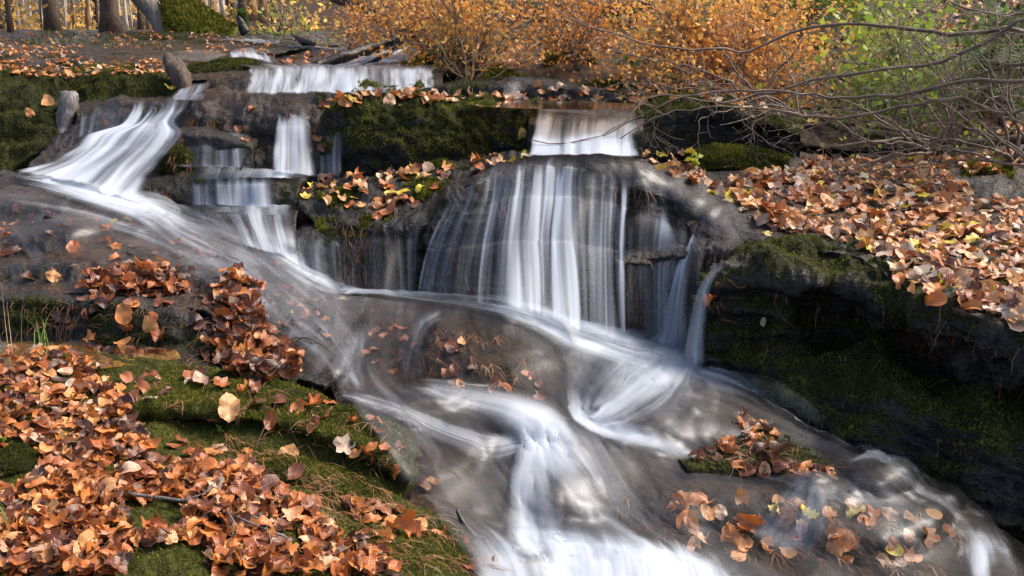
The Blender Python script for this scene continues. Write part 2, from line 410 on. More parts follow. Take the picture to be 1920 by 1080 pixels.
rock('mossy_rock', 'small mossy mound between the twig and the leaf heap of the bank', [
 [(215,965,3.22),(280,950,3.26),(350,955,3.25),(400,975,3.2)],
 [(215,985,3.12),(280,975,3.14),(350,980,3.13),(400,995,3.12)],
 [(215,1010,3.05),(280,1010,3.05),(350,1012,3.05),(400,1015,3.05)],
], amp=.012, freq=8, fine=.012, moss=1, mossface=1, brown=.0, seed=7, thick=.12, mat='olive_moss_rock')

# broad slab at left with thin water sliding over it
slab = rock('rock_slab', 'broad wet brown rock slab at left under a thin sheet of water', [
 [(-260,330,7.4),(0,336,7.1),(110,346,7.0),(200,372,6.9),(330,412,6.8),(450,432,6.6),(530,480,6.35),(600,532,6.15),(690,553,6.1)],
 [(-260,370,6.75),(0,370,6.7),(110,378,6.65),(200,400,6.55),(320,430,6.4),(440,455,6.25),(520,500,6.0),(590,555,5.85),(680,590,5.75)],
 [(-260,430,6.2),(0,430,6.2),(130,440,6.1),(230,460,6.0),(350,480,5.9),(450,505,5.8),(530,545,5.6),(600,590,5.4),(660,650,5.15)],
 [(-260,490,5.8),(0,490,5.75),(150,500,5.6),(260,505,5.55),(370,515,5.5),(450,545,5.35),(520,600,5.15),(590,660,4.9),(640,700,4.75)],
 [(-260,545,5.4),(0,548,5.3),(150,552,5.25),(260,560,5.15),(360,580,5.05),(440,620,4.95),(500,670,4.8),(560,710,4.65),(610,735,4.55)],
], amp=.05, freq=2.2, fine=.012, ridge=.03, terr=.8, tstep=.10, moss=.25, mossface=.2, brown=.9, seed=10, wet=0.25)
rock('rock_ledge', 'dark wet ledge face at left below the slab, above the still pool', [
 [(-260,545,5.4),(0,548,5.3),(150,552,5.25),(260,560,5.15),(360,580,5.05),(440,620,4.95),(500,670,4.8),(560,710,4.65)],
 [(-260,560,5.2),(0,562,5.15),(150,568,5.12),(260,578,5.02),(360,600,4.93),(430,640,4.85),(490,690,4.74),(550,725,4.6)],
 [(-260,600,5.18),(0,605,5.12),(150,605,5.05),(250,620,4.97),(340,635,4.87),(420,665,4.8),(480,705,4.7),(540,735,4.56)],
 [(-260,650,5.15),(0,652,5.08),(150,648,5.0),(250,648,4.93),(340,650,4.83),(420,678,4.76),(480,712,4.66),(540,742,4.53)],
 [(-260,690,4.9),(0,690,4.8),(150,690,4.7),(250,685,4.65),(340,690,4.6),(420,705,4.55),(480,730,4.5),(560,765,4.42)],
], amp=.04, freq=4, strata=.03, fine=.009, moss=.35, mossface=.35, brown=.45, seed=11, wet=0.6)

# sliding bed in the middle and right
bed = rock('creek_bed', None, [
 [(520,540,6.5),(640,548,6.4),(760,556,6.35),(880,566,6.3),(1000,590,6.25),(1150,625,6.15),(1260,655,6.05),(1350,690,5.85),(1430,720,5.6)],
 [(560,560,6.1),(660,566,6.05),(780,578,5.95),(880,574,5.85),(980,592,5.8),(1080,640,5.7),(1190,690,5.5),(1300,715,5.35),(1420,748,5.2)],
 [(590,620,5.5),(680,620,5.5),(780,625,5.45),(880,625,5.4),(980,650,5.35),(1060,690,5.25),(1150,715,5.15),(1280,740,5.05),(1440,775,5.0)],
 [(610,700,4.85),(700,712,4.9),(800,722,4.88),(890,735,4.85),(990,765,4.8),(1080,790,4.75),(1190,785,4.8),(1330,800,4.75),(1530,815,4.72)],
 [(640,760,4.5),(740,770,4.55),(830,795,4.5),(920,815,4.48),(1010,815,4.5),(1110,830,4.5),(1260,862,4.45),(1430,880,4.42),(1640,865,4.48)],
 [(700,850,4.1),(790,870,4.15),(870,885,4.18),(950,900,4.2),(1050,915,4.2),(1180,930,4.2),(1350,940,4.2),(1560,930,4.2),(1770,925,4.3)],
 [(740,950,3.8),(830,965,3.85),(900,985,3.9),(970,1000,3.93),(1070,1005,3.95),(1200,1015,3.95),(1400,1030,3.92),(1640,1020,3.93),(1890,1000,4.1)],
 [(780,1050,3.5),(870,1060,3.55),(950,1065,3.62),(1020,1070,3.66),(1100,1070,3.68),(1250,1085,3.7),(1450,1110,3.68),(1700,1110,3.7),(2000,1080,3.9)],
 [(800,1250,3.1),(900,1250,3.1),(980,1250,3.15),(1050,1250,3.2),(1150,1250,3.2),(1300,1260,3.2),(1500,1280,3.2),(1750,1280,3.2),(2150,1260,3.3)],
], kind='structure', amp=.05, freq=2.4, fine=.009, ridge=.022, moss=.05, mossface=.05, brown=.9, seed=20, wet=.35, mat='bed_rock',
 terr=.4, tstep=.13, bumps=[(880,650,150,62,.24),(1050,905,85,75,.10),(1260,780,130,55,.20),(1440,940,220,40,.07),(1640,1000,130,55,.10),(1660,895,70,35,.14),(1000,785,70,30,.10),(770,755,90,18,.10),(1150,730,60,30,.08)], step=4.0)

# rock under the main falls
main = rock('waterfall_rock', 'large domed dark rock under the main waterfall in the middle', [
 [(790,345,7.2),(880,318,7.25),(1000,292,7.35),(1100,290,7.35),(1190,298,7.3),(1260,312,7.2),(1340,340,7.0),(1430,410,6.6)],
 [(795,420,6.7),(850,352,6.72),(950,322,6.72),(1060,312,6.72),(1170,322,6.72),(1250,345,6.65),(1320,395,6.45),(1408,455,6.1)],
 [(795,450,6.5),(845,400,6.55),(940,358,6.58),(1060,350,6.58),(1170,365,6.58),(1250,395,6.5),(1320,445,6.3),(1395,480,6.0)],
 [(795,500,6.5),(850,480,6.55),(940,450,6.6),(1060,450,6.6),(1165,460,6.58),(1240,490,6.45),(1310,520,6.3),(1380,560,6.1)],
 [(790,565,6.45),(850,575,6.45),(940,595,6.45),(1060,620,6.4),(1165,645,6.35),(1240,665,6.3),(1310,690,6.15),(1380,730,6.0)],
], amp=.06, freq=3.5, strata=.05, ridge=.05, fine=.014, moss=.15, mossface=.35, brown=.5, seed=30, wet=0.75)
rock('rock_shelf', 'narrow dark shelf jutting out at the right of the main waterfall', [
 [(1150,470,6.35),(1200,462,6.38),(1260,460,6.3),(1300,465,6.2)],
 [(1150,488,6.15),(1200,482,6.15),(1260,478,6.1),(1310,480,6.05)],
 [(1155,520,6.15),(1200,520,6.15),(1260,520,6.1),(1305,520,6.05)],
 [(1155,650,6.2),(1200,660,6.2),(1250,672,6.15),(1300,690,6.05)],
], amp=.03, freq=5, strata=.03, fine=.01, moss=.3, mossface=.25, brown=.5, seed=31, wet=0.75, thick=.2)
rock('small_rock', 'small rounded rock behind the main waterfall curtain with water landing on it', [
 [(1070,530,6.3),(1100,516,6.35),(1130,522,6.33),(1152,545,6.28)],
 [(1065,545,6.15),(1100,530,6.15),(1130,535,6.15),(1155,560,6.15)],
 [(1062,600,6.12),(1100,600,6.1),(1130,605,6.1),(1158,610,6.12)],
 [(1062,640,6.15),(1100,645,6.12),(1130,650,6.12),(1158,655,6.15)],
], amp=.015, freq=7, fine=.008, moss=0, mossface=.1, brown=.3, seed=32, wet=0.5, thick=.12)
rock('small_rock', 'flat wet rock with leaves at the head of the narrow chute by the mossy boulder', [
 [(1290,445,6.3),(1340,432,6.4),(1400,440,6.3),(1440,470,6.0)],
 [(1300,468,6.0),(1340,458,6.0),(1390,462,5.95),(1425,485,5.8)],
 [(1305,500,6.0),(1345,495,5.95),(1385,500,5.85),(1415,510,5.75)],
 [(1305,560,6.05),(1345,560,6.0),(1385,560,5.9),(1415,560,5.8)],
], amp=.02, freq=6, fine=.008, moss=.1, mossface=.3, brown=.4, seed=33, wet=0.6, thick=.15)

left = rock('mossy_ledge', 'black mossy ledge with dripping face left of the main waterfall', [
 [(590,340,7.3),(680,325,7.3),(790,315,7.3),(900,300,7.35),(1000,293,7.35)],
 [(560,385,7.0),(630,372,7.0),(720,358,7.0),(810,340,7.05),(930,318,7.1)],
 [(590,418,6.75),(650,405,6.75),(730,408,6.72),(800,385,6.75),(880,335,6.9)],
 [(592,440,6.6),(645,425,6.58),(720,435,6.55),(790,420,6.55),(850,390,6.65)],
 [(595,490,6.6),(645,500,6.6),(720,500,6.6),(790,500,6.6),(850,480,6.65)],
 [(600,530,6.55),(650,545,6.5),(720,560,6.5),(790,570,6.5),(860,580,6.5)],
], amp=.06, freq=4, strata=.04, ridge=.03, fine=.016, moss=.35, mossface=.3, brown=.45, seed=34, wet=0.8)
rock('small_rock', 'small smooth wet rock with a thin fall beside the black mossy ledge', [
 [(545,438,6.75),(570,420,6.85),(610,418,6.85),(640,430,6.75)],
 [(538,460,6.55),(565,445,6.58),(605,440,6.58),(635,445,6.6)],
 [(540,500,6.52),(565,495,6.5),(600,500,6.5),(630,500,6.55)],
 [(548,520,6.5),(575,530,6.47),(605,545,6.45),(640,555,6.5)],
], amp=.02, freq=6, fine=.006, moss=.1, mossface=.2, brown=.2, seed=35, wet=0.4, thick=.15)

# mossy black wall behind
rock('mossy_wall_rock', 'long black rock wall with mossy face and leaves along its top', [
 [(590,178,8.3),(700,170,8.4),(800,176,8.3),(900,180,8.2),(1010,190,8.1)],
 [(600,200,7.85),(700,180,7.9),(800,186,7.9),(900,188,7.85),(1010,200,7.8)],
 [(605,222,7.65),(650,200,7.65),(740,195,7.65),(850,203,7.65),(930,200,7.65),(1008,222,7.65)],
 [(605,270,7.55),(700,265,7.5),(800,265,7.5),(900,260,7.5),(1005,262,7.55)],
 [(605,335,7.5),(700,335,7.45),(800,325,7.45),(900,310,7.5),(1005,305,7.5)],
], amp=.07, freq=3.0, fine=.025, ridge=.09, moss=.8, mossface=.4, brown=.05, seed=36, wet=.7)
rock('waterfall_rock', 'brown wet rock step with dark root fringe around the narrow left fall', [
 [(360,182,8.6),(450,172,8.6),(540,175,8.5),(640,178,8.3)],
 [(360,200,8.2),(450,186,8.2),(540,190,8.1),(630,195,7.95)],
 [(360,220,8.05),(430,212,8.0),(520,222,7.85),(620,225,7.75)],
 [(350,250,7.95),(430,265,7.85),(520,275,7.7),(625,275,7.6)],
 [(350,280,7.9),(430,300,7.75),(510,330,7.55),(640,345,7.4)],
], amp=.06, freq=4.2, strata=.03, ridge=.05, fine=.016, moss=.15, mossface=.3, brown=1.0, seed=37, wet=0.45)
rock('step_rock', 'upper step of dark rock with a thin curtain of water, left of centre', [
 [(285,250,7.9),(340,238,7.9),(420,242,7.85),(485,262,7.75)],
 [(282,262,7.6),(340,250,7.6),(410,254,7.55),(474,275,7.5)],
 [(280,285,7.55),(340,280,7.55),(410,285,7.5),(474,295,7.46)],
 [(275,320,7.5),(340,325,7.5),(410,325,7.45),(480,330,7.42)],
], amp=.03, freq=5, strata=.02, fine=.009, moss=.2, mossface=.3, brown=.4, seed=38, wet=0.6, thick=.2)
rock('small_mossy_rock', 'small green mossy lump on the dark steps left of centre', [
 [(300,290,7.55),(322,272,7.6),(345,272,7.6),(364,290,7.55)],
 [(298,300,7.42),(322,284,7.42),(345,284,7.42),(364,300,7.42)],
 [(298,325,7.4),(322,322,7.38),(345,322,7.38),(364,325,7.4)],
], amp=.012, freq=8, fine=.01, moss=1, mossface=.7, brown=.5, seed=39, thick=.1)
rock('step_rock', 'middle step of dark rock with brown fringe, left of centre', [
 [(255,330,7.6),(330,312,7.6),(420,310,7.5),(520,325,7.4),(580,330,7.35)],
 [(243,348,7.3),(320,338,7.3),(410,334,7.25),(500,332,7.2),(570,338,7.2)],
 [(240,365,7.25),(320,358,7.22),(410,358,7.18),(495,358,7.1),(560,362,7.05)],
 [(245,385,7.2),(320,392,7.18),(410,395,7.1),(490,400,7.02),(560,405,6.98)],
], amp=.03, freq=5, strata=.02, fine=.009, moss=.3, mossface=.3, ridge=.03, brown=.7, seed=41, wet=0.55, thick=.2)
rock('step_rock', 'lowest step of dark wet rock beside the slab, left of centre', [
 [(320,395,7.2),(400,388,7.15),(480,392,7.05),(560,395,6.95)],
 [(330,410,6.95),(400,400,6.92),(480,402,6.85),(555,405,6.8)],
 [(340,428,6.9),(410,425,6.82),(490,430,6.75),(555,430,6.7)],
 [(350,440,6.85),(420,460,6.72),(490,480,6.6),(560,490,6.55)],
], amp=.03, freq=5, strata=.02, fine=.009, moss=.1, mossface=.2, brown=.5, seed=42, wet=0.55, thick=.2)
# rock under the left cascade
rock('cascade_rock', 'stepped wet rock under the broad white cascade at left', [
 [(140,196,9.0),(230,186,9.0),(320,180,9.0),(410,175,9.0)],
 [(145,214,8.6),(225,200,8.6),(320,195,8.55),(400,196,8.5)],
 [(140,240,8.5),(220,235,8.45),(290,235,8.35),(380,235,8.25)],
 [(100,275,8.3),(190,262,8.2),(280,262,8.0),(360,262,7.9)],
 [(70,300,8.0),(160,290,7.9),(250,295,7.7),(330,300,7.6)],
 [(30,325,7.5),(120,335,7.45),(220,345,7.35),(300,365,7.25)],
 [(-60,350,7.2),(100,365,7.1),(220,385,7.0),(330,415,6.9)],
], amp=.06, freq=3.4, strata=.04, ridge=.04, fine=.012, moss=.15, mossface=.35, brown=.55, seed=43, wet=0.55)
# left mossy masses
rock('mossy_boulder', 'huge dark green mossy boulder at the left edge above the cascade', [
 [(-300,120,10.4),(-100,122,10.2),(30,130,10.0),(110,150,9.6)],
 [(-300,150,9.4),(-100,150,9.3),(20,152,9.2),(105,168,9.1)],
 [(-300,200,8.9),(-100,200,8.8),(30,200,8.75),(125,205,8.8)],
 [(-300,250,8.6),(-100,250,8.5),(30,252,8.45),(130,250,8.6)],
 [(-300,330,8.3),(-100,330,8.2),(10,318,8.1),(115,285,8.4)],
], amp=.16, freq=2.0, fine=.02, ridge=.12, moss=.7, mossface=.45, brown=.1, seed=44, wet=0.6)
rock('mossy_boulder', 'long green mossy boulder behind the grey stub, under fallen leaves', [
 [(60,136,10.2),(170,132,10.2),(260,136,10.0),(340,150,9.6)],
 [(70,150,9.6),(170,142,9.6),(250,146,9.5),(330,160,9.3)],
 [(90,172,9.4),(170,165,9.4),(250,165,9.3),(330,172,9.1)],
 [(100,215,9.2),(170,208,9.2),(250,198,9.1),(330,190,9.0)],
], amp=.08, freq=3, ridge=.08, fine=.02, moss=.9, mossface=.75, brown=.15, seed=45)
# flat leafy ground at upper left
rock('ground_terrace', None, [
 [(-900,58,24),(-300,57,24),(0,56,24),(200,57,24),(420,60,22),(620,62,20),(900,58,22)],
 [(-900,66,17),(-300,66,17),(0,66,17),(200,66,16.5),(420,70,15.5),(560,76,15),(700,80,14.5)],
 [(-600,85,13.2),(-300,85,13),(0,85,13),(150,88,12.8),(300,92,12.4),(420,98,12),(500,105,11.5)],
 [(-500,112,11.2),(-300,112,11),(0,110,11),(150,115,10.8),(260,120,10.6),(340,130,10.2),(400,140,9.8)],
 [(-500,160,9.6),(-300,160,9.5),(0,160,9.5),(150,155,9.6),(260,155,9.5),(340,160,9.3),(390,160,9.2)],
], kind='structure', amp=.05, freq=1.6, fine=.012, ridge=.05, moss=.38, mossface=.5, brown=.8, seed=46)
rock('mossy_ledge', 'low dark mossy ledge crossing the flat ground below the leaning tree', [
 [(190,66,15.5),(280,60,15.8),(400,66,15),(520,80,13.8)],
 [(185,74,14.4),(280,68,14.6),(400,76,13.9),(510,88,12.9)],
 [(185,88,14.2),(280,86,14.3),(400,92,13.6),(510,100,12.8)],
], amp=.05, freq=3, fine=.02, moss=.6, mossface=.6, brown=.2, seed=47, thick=.3)
rock('mossy_ledge', 'second low mossy ledge with a brown wet lip near the upper stream', [
 [(170,92,12.9),(250,88,13),(330,96,12.4),(400,110,11.6)],
 [(170,98,12.2),(250,94,12.2),(330,102,11.8),(400,116,11.2)],
 [(175,112,12),(250,110,12),(330,118,11.6),(400,126,11.1)],
], amp=.05, freq=3, fine=.02, moss=.5, mossface=.7, brown=.5, seed=48, thick=.3)
rock('mossy_rock', 'low rounded mossy rock in the upper stream behind the bark stump', [
 [(345,128,10.2),(400,112,10.5),(460,114,10.4),(510,130,10.0)],
 [(345,132,9.9),(400,118,10.0),(460,120,9.9),(512,133,9.7)],
 [(345,140,9.8),(400,136,9.8),(460,137,9.8),(512,138,9.7)],
], amp=.03, freq=4, fine=.015, moss=.9, mossface=.8, brown=.2, seed=49, thick=.2)
# upper fall rock and beds
rock('waterfall_rock', 'wide low rock ledge under the highest broad waterfall', [
 [(320,120,10.6),(450,118,10.8),(560,118,10.8),(700,120,10.5),(850,128,10)],
 [(345,138,9.8),(450,134,9.8),(560,132,9.8),(700,132,9.7),(830,140,9.5)],
 [(350,148,9.5),(460,140,9.45),(560,138,9.45),(700,138,9.4),(830,148,9.3)],
 [(355,165,9.4),(460,165,9.3),(560,163,9.3),(700,160,9.25),(830,162,9.2)],
 [(360,200,9.3),(460,195,9.2),(560,190,9.2),(700,190,9.1),(830,190,9.1)],
], amp=.04, freq=3.6, strata=.02, fine=.01, moss=.2, mossface=.3, brown=.8, seed=50, wet=0.5)
rock('ground_streambed', None, [
 [(380,66,17),(520,66,17),(640,70,16),(760,84,14.5),(900,110,12)],
 [(380,84,13.6),(520,86,13.4),(640,90,13),(760,98,12.4),(900,118,11.3)],
 [(330,108,11.6),(460,106,11.8),(580,104,11.8),(720,110,11.4),(880,126,10.6)],
 [(320,135,10),(450,132,10.1),(580,130,10.1),(720,130,10),(860,140,9.6)],
], kind='structure', amp=.05, freq=2.4, fine=.01, moss=.3, mossface=.3, brown=.8, seed=51)
rock('stream_rock', 'low wet rock with a tiny fall in the far upper stream', [
 [(395,98,12),(440,90,12.3),(480,93,12.1),(520,112,11.2)],
 [(395,104,11.4),(440,96,11.5),(480,100,11.3),(515,118,10.8)],
 [(395,118,11.2),(440,118,11.1),(480,121,10.9),(515,128,10.6)],
], amp=.03, freq=4, fine=.01, moss=.1, mossface=.2, brown=.7, seed=52, thick=.2)
rock('stream_rock', 'pale tilted rock slab under the white trickle behind the black log', [
 [(640,108,11.6),(690,98,11.8),(740,92,11.9),(775,90,12)],
 [(630,120,11.0),(690,112,11.1),(740,106,11.2),(765,100,11.4)],
 [(620,130,10.6),(690,126,10.7),(740,122,10.8),(765,115,11)],
], amp=.02, freq=4, fine=.006, moss=0, mossface=.0, brown=.3, seed=53, thick=.2)
# right of the upper fall
rock('rock_ledge', 'black wet ledge with trickles at the head of the middle pool', [
 [(760,158,9.6),(880,150,9.5),(1000,150,9.4),(1110,158,9.2),(1220,172,8.9)],
 [(770,168,9.2),(880,158,9.1),(1000,158,9.0),(1110,166,8.9),(1215,182,8.6)],
 [(780,185,9.1),(880,180,9.0),(1000,182,8.9),(1110,188,8.8),(1215,200,8.5)],
 [(790,200,9.0),(880,198,8.9),(1000,200,8.8),(1110,205,8.6),(1215,215,8.4)],
], amp=.05, freq=4, strata=.04, fine=.015, moss=.35, mossface=.2, brown=.4, seed=54, wet=0.7)
rock('creek_pool_bed', None, [
 [(840,184,9.0),(960,184,8.9),(1080,190,8.8),(1200,200,8.6),(1260,205,8.5)],
 [(850,194,8.3),(960,196,8.2),(1080,200,8.1),(1200,208,8.0),(1250,212,8.0)],
 [(940,205,7.9),(1000,208,7.8),(1080,212,7.75),(1190,222,7.75),(1240,225,7.75)],
], kind='structure', amp=.015, freq=3, fine=.006, moss=.1, mossface=.2, brown=.9, seed=55, thick=.2)
rock('waterfall_rock', 'short brown rock step under the bright fall at centre right', [
 [(985,200,8.0),(1060,202,7.95),(1130,206,7.9),(1215,214,7.85)],
 [(990,218,7.6),(1060,220,7.6),(1130,226,7.6),(1205,232,7.6)],
 [(990,235,7.5),(1060,238,7.5),(1130,244,7.5),(1205,250,7.5)],
 [(985,310,7.48),(1060,310,7.45),(1130,315,7.45),(1205,320,7.45)],
], amp=.03, freq=4, fine=.008, moss=.0, mossface=.1, brown=.8, seed=56)
rock('black_rock', 'black hollow rock with moss on top at the right of the bright fall', [
 [(1190,200,8.1),(1260,178,8.3),(1350,182,8.2),(1430,205,8.0),(1510,235,7.8)],
 [(1195,218,7.75),(1260,200,7.8),(1350,202,7.75),(1430,225,7.65),(1500,250,7.5)],
 [(1198,245,7.7),(1260,240,7.75),(1350,245,7.75),(1430,255,7.7),(1500,270,7.5)],
 [(1198,300,7.65),(1260,300,7.75),(1350,300,7.75),(1430,300,7.7),(1500,300,7.45)],
], amp=.08, freq=3.2, fine=.015, moss=.75, mossface=.1, brown=.1, seed=57, wet=0.9)
rock('mossy_rock', 'bright green mossy low rock in front of the black hollow', [
 [(1285,282,7.45),(1340,270,7.5),(1410,274,7.45),(1480,290,7.35)],
 [(1285,296,7.28),(1340,284,7.3),(1410,288,7.28),(1480,300,7.22)],
 [(1285,318,7.2),(1340,318,7.2),(1410,320,7.18),(1480,320,7.18)],
], amp=.03, freq=5, fine=.012, moss=1, mossface=.55, brown=.1, seed=58, thick=.15)
# right bank
rbank = rock('ground_slope', None, [
 [(1170,302,7.5),(1300,296,7.5),(1480,290,7.6),(1640,280,7.8),(1800,270,8.0),(1960,262,8.2),(2300,250,8.4)],
 [(1190,320,7.15),(1310,330,7.0),(1480,330,7.0),(1640,325,7.1),(1800,318,7.2),(1960,312,7.2),(2300,300,7.4)],
 [(1290,345,6.9),(1370,370,6.65),(1500,375,6.6),(1640,372,6.6),(1800,368,6.6),(1960,365,6.6),(2300,360,6.7)],
 [(1330,385,6.6),(1400,420,6.25),(1510,430,6.1),(1640,435,5.95),(1800,440,5.85),(1960,450,5.7),(2300,460,5.7)],
 [(1385,440,6.2),(1440,458,5.95),(1530,462,5.75),(1640,485,5.45),(1760,520,5.1),(1900,550,4.8),(2300,560,4.8)],
 [(1400,470,6.0),(1450,472,5.75),(1540,472,5.6),(1640,505,5.25),(1730,560,4.85),(1860,605,4.5),(2250,700,4.1)],
], kind='structure', amp=.05, freq=2.6, fine=.01, terr=.6, tstep=.12, moss=.2, mossface=.2, brown=1.0, seed=60, wet=0.3)
boulder = rock('mossy_boulder', 'huge black mossy boulder overhanging the stream at the right', [
 [(1400,462,6.0),(1455,456,5.9),(1540,454,5.85),(1640,475,5.55),(1730,530,5.2),(1860,580,4.8),(2250,650,4.4)],
 [(1335,515,5.75),(1385,480,5.72),(1460,458,5.7),(1560,462,5.62),(1650,500,5.3),(1740,565,4.9),(1860,615,4.55),(2250,720,4.05)],
 [(1312,560,5.6),(1370,530,5.5),(1450,515,5.4),(1560,520,5.32),(1650,560,5.12),(1750,615,4.78),(1860,655,4.48),(2250,780,4.0)],
 [(1310,620,5.55),(1390,615,5.45),(1480,600,5.4),(1570,600,5.4),(1670,630,5.25),(1770,660,5.0),(1870,700,4.7),(2250,830,4.15)],
 [(1318,665,5.55),(1400,665,5.4),(1490,670,5.3),(1580,680,5.2),(1680,700,5.05),(1780,725,4.85),(1880,760,4.6),(2250,880,4.05)],
 [(1325,695,5.52),(1410,710,5.3),(1500,735,5.05),(1590,750,4.88),(1690,775,4.7),(1790,805,4.5),(1900,840,4.3),(2250,940,3.85)],
 [(1330,710,5.5),(1420,740,5.25),(1520,790,4.95),(1620,840,4.7),(1710,885,4.5),(1800,930,4.35),(1900,960,4.2),(2250,1040,3.75)],
 [(1340,740,5.5),(1430,775,5.25),(1520,835,4.95),(1620,890,4.7),(1710,945,4.5),(1800,990,4.35),(1900,1040,4.2),(2250,1140,3.8)],
], amp=.09, freq=3.0, ridge=.12, strata=.07, fine=.022, moss=.5, mossface=.34, brown=.06, seed=61, wet=.55, step=3.6,
 bumps=[(1470,500,60,60,.06),(1600,640,80,25,-.06),(1800,690,120,28,-.09)])
# hillside behind
hill = rock('ground_hillside', None, [
 [(-600,52,60),(0,51,60),(600,48,50),(1000,-160,34),(1400,-260,30),(1920,-330,26),(2900,-380,24)],
 [(500,56,26),(700,32,22),(900,-40,19),(1100,-110,17),(1400,-160,16),(1920,-190,15),(2600,-200,14)],
 [(600,74,17),(720,62,15.5),(860,30,14),(1050,-20,13),(1400,-40,12.6),(1920,-60,12),(2600,-80,11.5)],
 [(700,95,13),(800,85,12.4),(900,72,12),(1080,60,11.6),(1400,50,11),(1920,60,10.4),(2600,60,10)],
 [(760,130,10.8),(840,125,10.6),(950,118,10.4),(1100,112,10.2),(1400,115,9.8),(1920,150,9.2),(2600,150,9)],
 [(800,160,9.8),(880,156,9.7),(980,156,9.6),(1100,160,9.4),(1250,180,9),(1600,220,8.4),(1920,240,8.3),(2600,240,8.2)],
 [(860,190,9.3),(930,190,9.2),(1020,192,9.1),(1120,200,8.9),(1280,230,8.3),(1600,275,7.8),(1920,285,7.8),(2600,290,7.6)],
], kind='structure', amp=.08, freq=1.6, fine=.012, moss=.4, mossface=.5, brown=.9, seed=62, step=7, mat='soil')
for k, (lab, r) in enumerate([
 ('mossy triangular rock at the foot of the orange shrub', [(890,165,9.55),(925,130,9.8),(950,128,9.8),(1000,155,9.5)]),
 ('round bright mossy rock under orange twigs at top centre', [(1020,112,10.2),(1060,90,10.4),(1100,95,10.3),(1125,130,10.1)]),
 ('low mossy rock left of the fern by the upper fall', [(740,128,10.4),(790,100,10.8),(830,96,10.8),(860,125,10.4)]),
 ('long low mossy rock behind the middle pool', [(1095,160,9.4),(1140,145,9.6),(1200,150,9.4),(1260,180,9.0)]),
 ('mossy hump of ground under the twigs at right', [(1700,210,8.8),(1770,170,9.1),(1840,180,9.0),(1900,220,8.7)]),
 ('small mossy rock on the leafy slope at the right edge', [(1810,318,7.3),(1840,298,7.4),(1880,300,7.4),(1900,320,7.2)]),
 ('mossy rock high on the slope at top centre', [(1030,60,11.6),(1075,38,12),(1120,42,12),(1150,75,11.5)])]):
    r2 = [(x, y + 14, d - .22) for x, y, d in r]; b = max(y for _, y, _ in r)
    r3 = [(x, max(y + 26, b + 12), d - .3) for x, y, d in r]
    rock('mossy_rock', lab, [r, r2, r3], amp=.05, freq=4, fine=.02, moss=1, mossface=.9, brown=.15, seed=70 + k, thick=.3)
rock('rock_slab', 'grey gravelly rock slab at the right edge of the leafy slope', [
 [(1790,335,7.0),(1850,325,7.1),(1950,322,7.1),(2100,325,7.0)],
 [(1800,350,6.85),(1850,345,6.85),(1950,345,6.85),(2100,350,6.8)],
 [(1820,372,6.72),(1870,372,6.7),(1950,375,6.7),(2100,380,6.7)],
], amp=.02, freq=5, fine=.01, moss=.0, mossface=.0, brown=.1, seed=80, thick=.15)
# ---------------------------------------------------------------- ray casts on the finished rocks
_V = np.vstack(ALLV); _F = np.vstack(ALLF)
BVH = BVHTree.FromPolygons(_V.tolist(), _F.tolist())
def cast(px, py):
    h = BVH.ray_cast(CAM, ray(px, py))
    return (h[0], h[1]) if h[0] is not None else (None, None)

def castgrid(PX, PY):
    D = np.full(PX.shape, np.nan)
    for idx in np.ndindex(PX.shape):
        h, _ = cast(PX[idx], PY[idx])
        if h is not None: D[idx] = h.y
    if np.isnan(D).all(): raise RuntimeError('water misses the rocks')
    while np.isnan(D).any():
        bad = np.isnan(D); p = np.pad(D, 1, constant_values=np.nan)
        st = np.stack([p[:-2, 1:-1], p[2:, 1:-1], p[1:-1, :-2], p[1:-1, 2:]])
        cnt = (~np.isnan(st)).sum(0); sm = np.nansum(st, 0)
        fill = bad & (cnt > 0); D[fill] = sm[fill] / cnt[fill]
    return D

